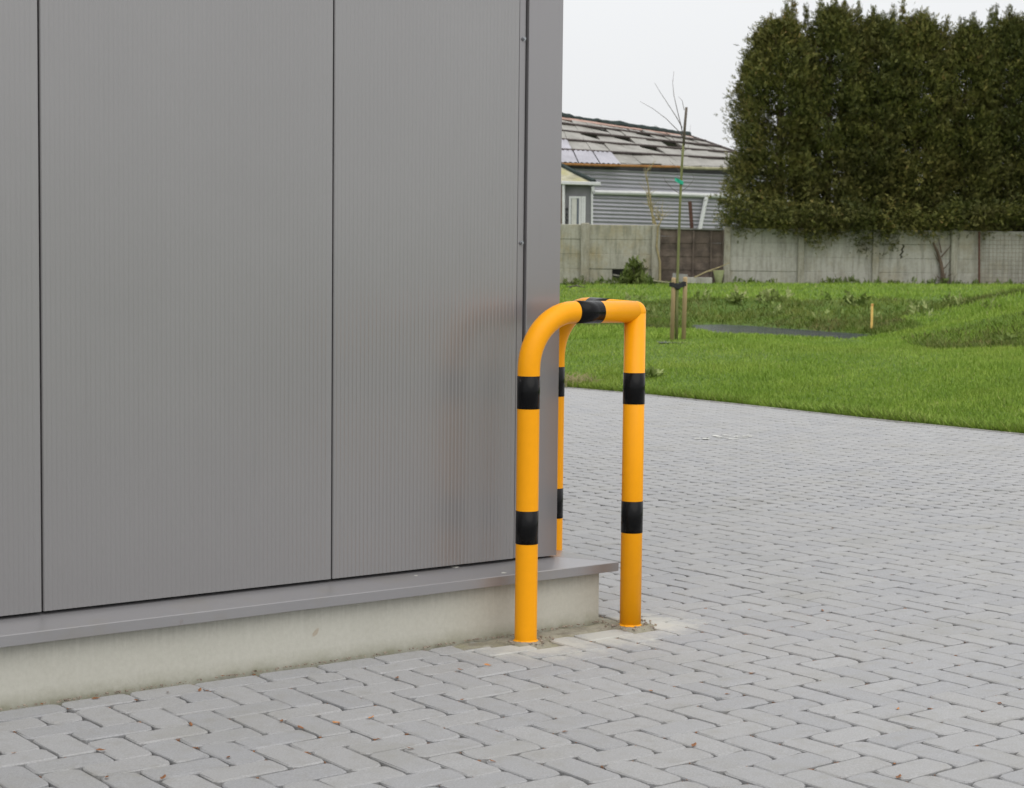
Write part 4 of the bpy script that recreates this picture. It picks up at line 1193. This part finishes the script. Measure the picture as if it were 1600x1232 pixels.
for i in range(5):                                   # metal sheets at lower left
    u0, u1 = i/nU+.002, (i+1)/nU-.002; vtop = .42 if i < 3 else .21
    mb = MB(); n = 9; vs = []
    for k in range(n):
        u = u0+(u1-u0)*k/(n-1); hh = .03*(k % 2)+.03
        vs += [roofp(u, -.05, hh), roofp(u, vtop, hh+.02)]
    mb.add(vs, [(2*k, 2*k+2, 2*k+3, 2*k+1) for k in range(n-1)]); SH.part('roof_sheet', mb, 'roof_sheet')
mb = MB(); mb.tube([roofp(0, -.06, .0), roofp(.3, -.06, -.01), roofp(.60, -.05, .0)], .042, 6); SH.part('sheet_edge', mb, 'rust_edge')
mb = MB(); mb.tube([roofp(.60, -.05, -.02), roofp(1, -.05, -.02)], .05, 6); SH.part('eave_edge', mb, 'board_pale')
mb = MB(); mb.tube([roofp(u, 1.0, .04+rr_.uniform(-.03, .03)) for u in np.linspace(0, 1, 40)], [.10+rr_.uniform(-.02, .02) for _ in range(40)], 7); SH.part('ridge_cap', mb, 'ridge_tar')
mb = MB(); mb.sheet([roofp(0, .93, .02), roofp(1, .93, .02), roofp(1, .985, .02), roofp(0, .985, .02)], .04); SH.part('ridge_board', mb, 'ridge_board')
# hip end and back slope
mb = MB(); mb.sheet([ER+Vector((0, 0, -.02)), HE, RR+Vector((0, .05, -.05)), RR+Vector((0, 0, -.05))], .04); SH.part('hip_slope', mb, 'roof_pane_grey')
mb = MB(); mb.tube([RR, (RR+ER)/2+Vector((0, 0, .03)), ER], .06, 6); SH.part('hip_cap', mb, 'roof_batten')
BL, BR = RL+Vector((.5, 6, -1.7)), RR+Vector((1.5, 5, -1.6))
mb = MB(); mb.sheet([RL-Vector((0, 0, .1)), RR-Vector((0, 0, .1)), BR, BL], .05); SH.part('back_slope', mb, 'roof_pane_grey')
mb = MB(); mb.sheet([Vector((BL.x, BL.y, 1)), Vector((BR.x, BR.y, 1)), BR, BL], .1); SH.part('back_wall', mb, 'shed_dark')
mb = MB(); mb.sheet([wallp(0, 4.35, -.3), wallp(wl, 4.35, -.3), Vector((BR.x, BR.y, 4.6)), Vector((BL.x, BL.y, 4.6))], .05); SH.part('loft_floor', mb, 'board_grey')

# small lean-to at the left of the shed
YA = 52.0
def an(x, y, dy=0.0): return at(x, y, YA+dy)
Pa = an(900, 440); Pa.z = 1.05
AN = Thing('lean_to', 'small lean-to with a white gutter and glazed door left of the corrugated shed', 'shed', Pa)
zl = lambda x, y: an(x, y).z
xl, xr = an(840, 300).x, an(926, 300).x
mb = MB(); mb.box(((xl+xr)/2, YA+1.2, (1.05+zl(900, 288))/2), (xr-xl, 2.3, zl(900, 288)-1.05)); AN.part('wall', mb, 'annex_wall')
mb = MB(); mb.sheet([an(836, 285, -.1), an(928, 287, -.1), an(929, 284.5, .6), an(836, 240, 2.6)], .06); AN.part('roof', mb, 'moss_roof')
mb = MB(); mb.tube([an(836, 239, 2.5), an(880, 260, 1.6), an(905, 273, 1.0), an(929, 284, .5)], .07, 6); AN.part('verge_tiles', mb, 'ridge_tar')
mb = MB(); mb.bbox(((an(878, 286).x+xr)/2+.1, YA-.12, zl(900, 287)), (xr-an(878, 286).x+.25, .14, .10), Matrix.Rotation(.02, 3, 'Y'), .01); AN.part('gutter', mb, 'shed_white')
mb = MB(); mb.tube([an(880.5, 288, -.1), an(880.5, 360, -.1)], .045, 8); AN.part('downpipe', mb, 'shed_white')
mb = MB(); mb.tube([an(926.5, 292, -.1), an(926.5, 300, -.1)], .05, 8); mb.tube([an(925, 300, -.05), an(925, 360, -.05)], .03, 8); AN.part('corner_pipe', mb, 'shed_white')
mb = MB(); mb.sheet([an(864, 360, -.06), an(878, 360, -.06), an(878, 292, -.06), an(864, 292, -.06)], .05); AN.part('brick_pier', mb, 'old_brick')
for x0, x1 in ((889, 908), (908.5, 915)):
    z0, z1 = 1.1, zl(900, 307); A0, A1 = an(x0, 320).x, an(x1, 320).x; w = .06
    mb = MB()
    for a, b_, c, d_ in ((A0, A0+w, z0, z1), (A1-w, A1, z0, z1), (A0+w, A1-w, z1-w, z1), (A0+w, A1-w, z0, z0+w)):
        mb.box(((a+b_)/2, YA+.03, (c+d_)/2), (b_-a, .06, d_-c))
    f_ = AN.part('window', mb, 'shed_white')
    mb = MB(); mb.sheet([Vector((A0+w, YA+.03, z0+w)), Vector((A1-w, YA+.03, z0+w)), Vector((A1-w, YA+.03, z1-w)), Vector((A0+w, YA+.03, z1-w))], .01); AN.part('pane', mb, 'window_glass', parent=f_)
    if x0 < 900:
        mb = MB(); mb.sheet([Vector((A0+w*1.3, YA+.015, z0+w)), Vector(((A0+A1)/2+.05, YA+.015, z0+w)), Vector(((A0+A1)/2+.05, YA+.015, z1-w)), Vector((A0+w*1.3, YA+.015, z1-w))], .008); AN.part('curtain', mb, 'curtain', parent=f_)
mb = MB()
for k in range(14):
    z = 1.2+k*.16
    mb.box((an(885, 320).x, YA-.03, z), (.10, .04, .08))
AN.part('quoins', mb, 'shed_dark')
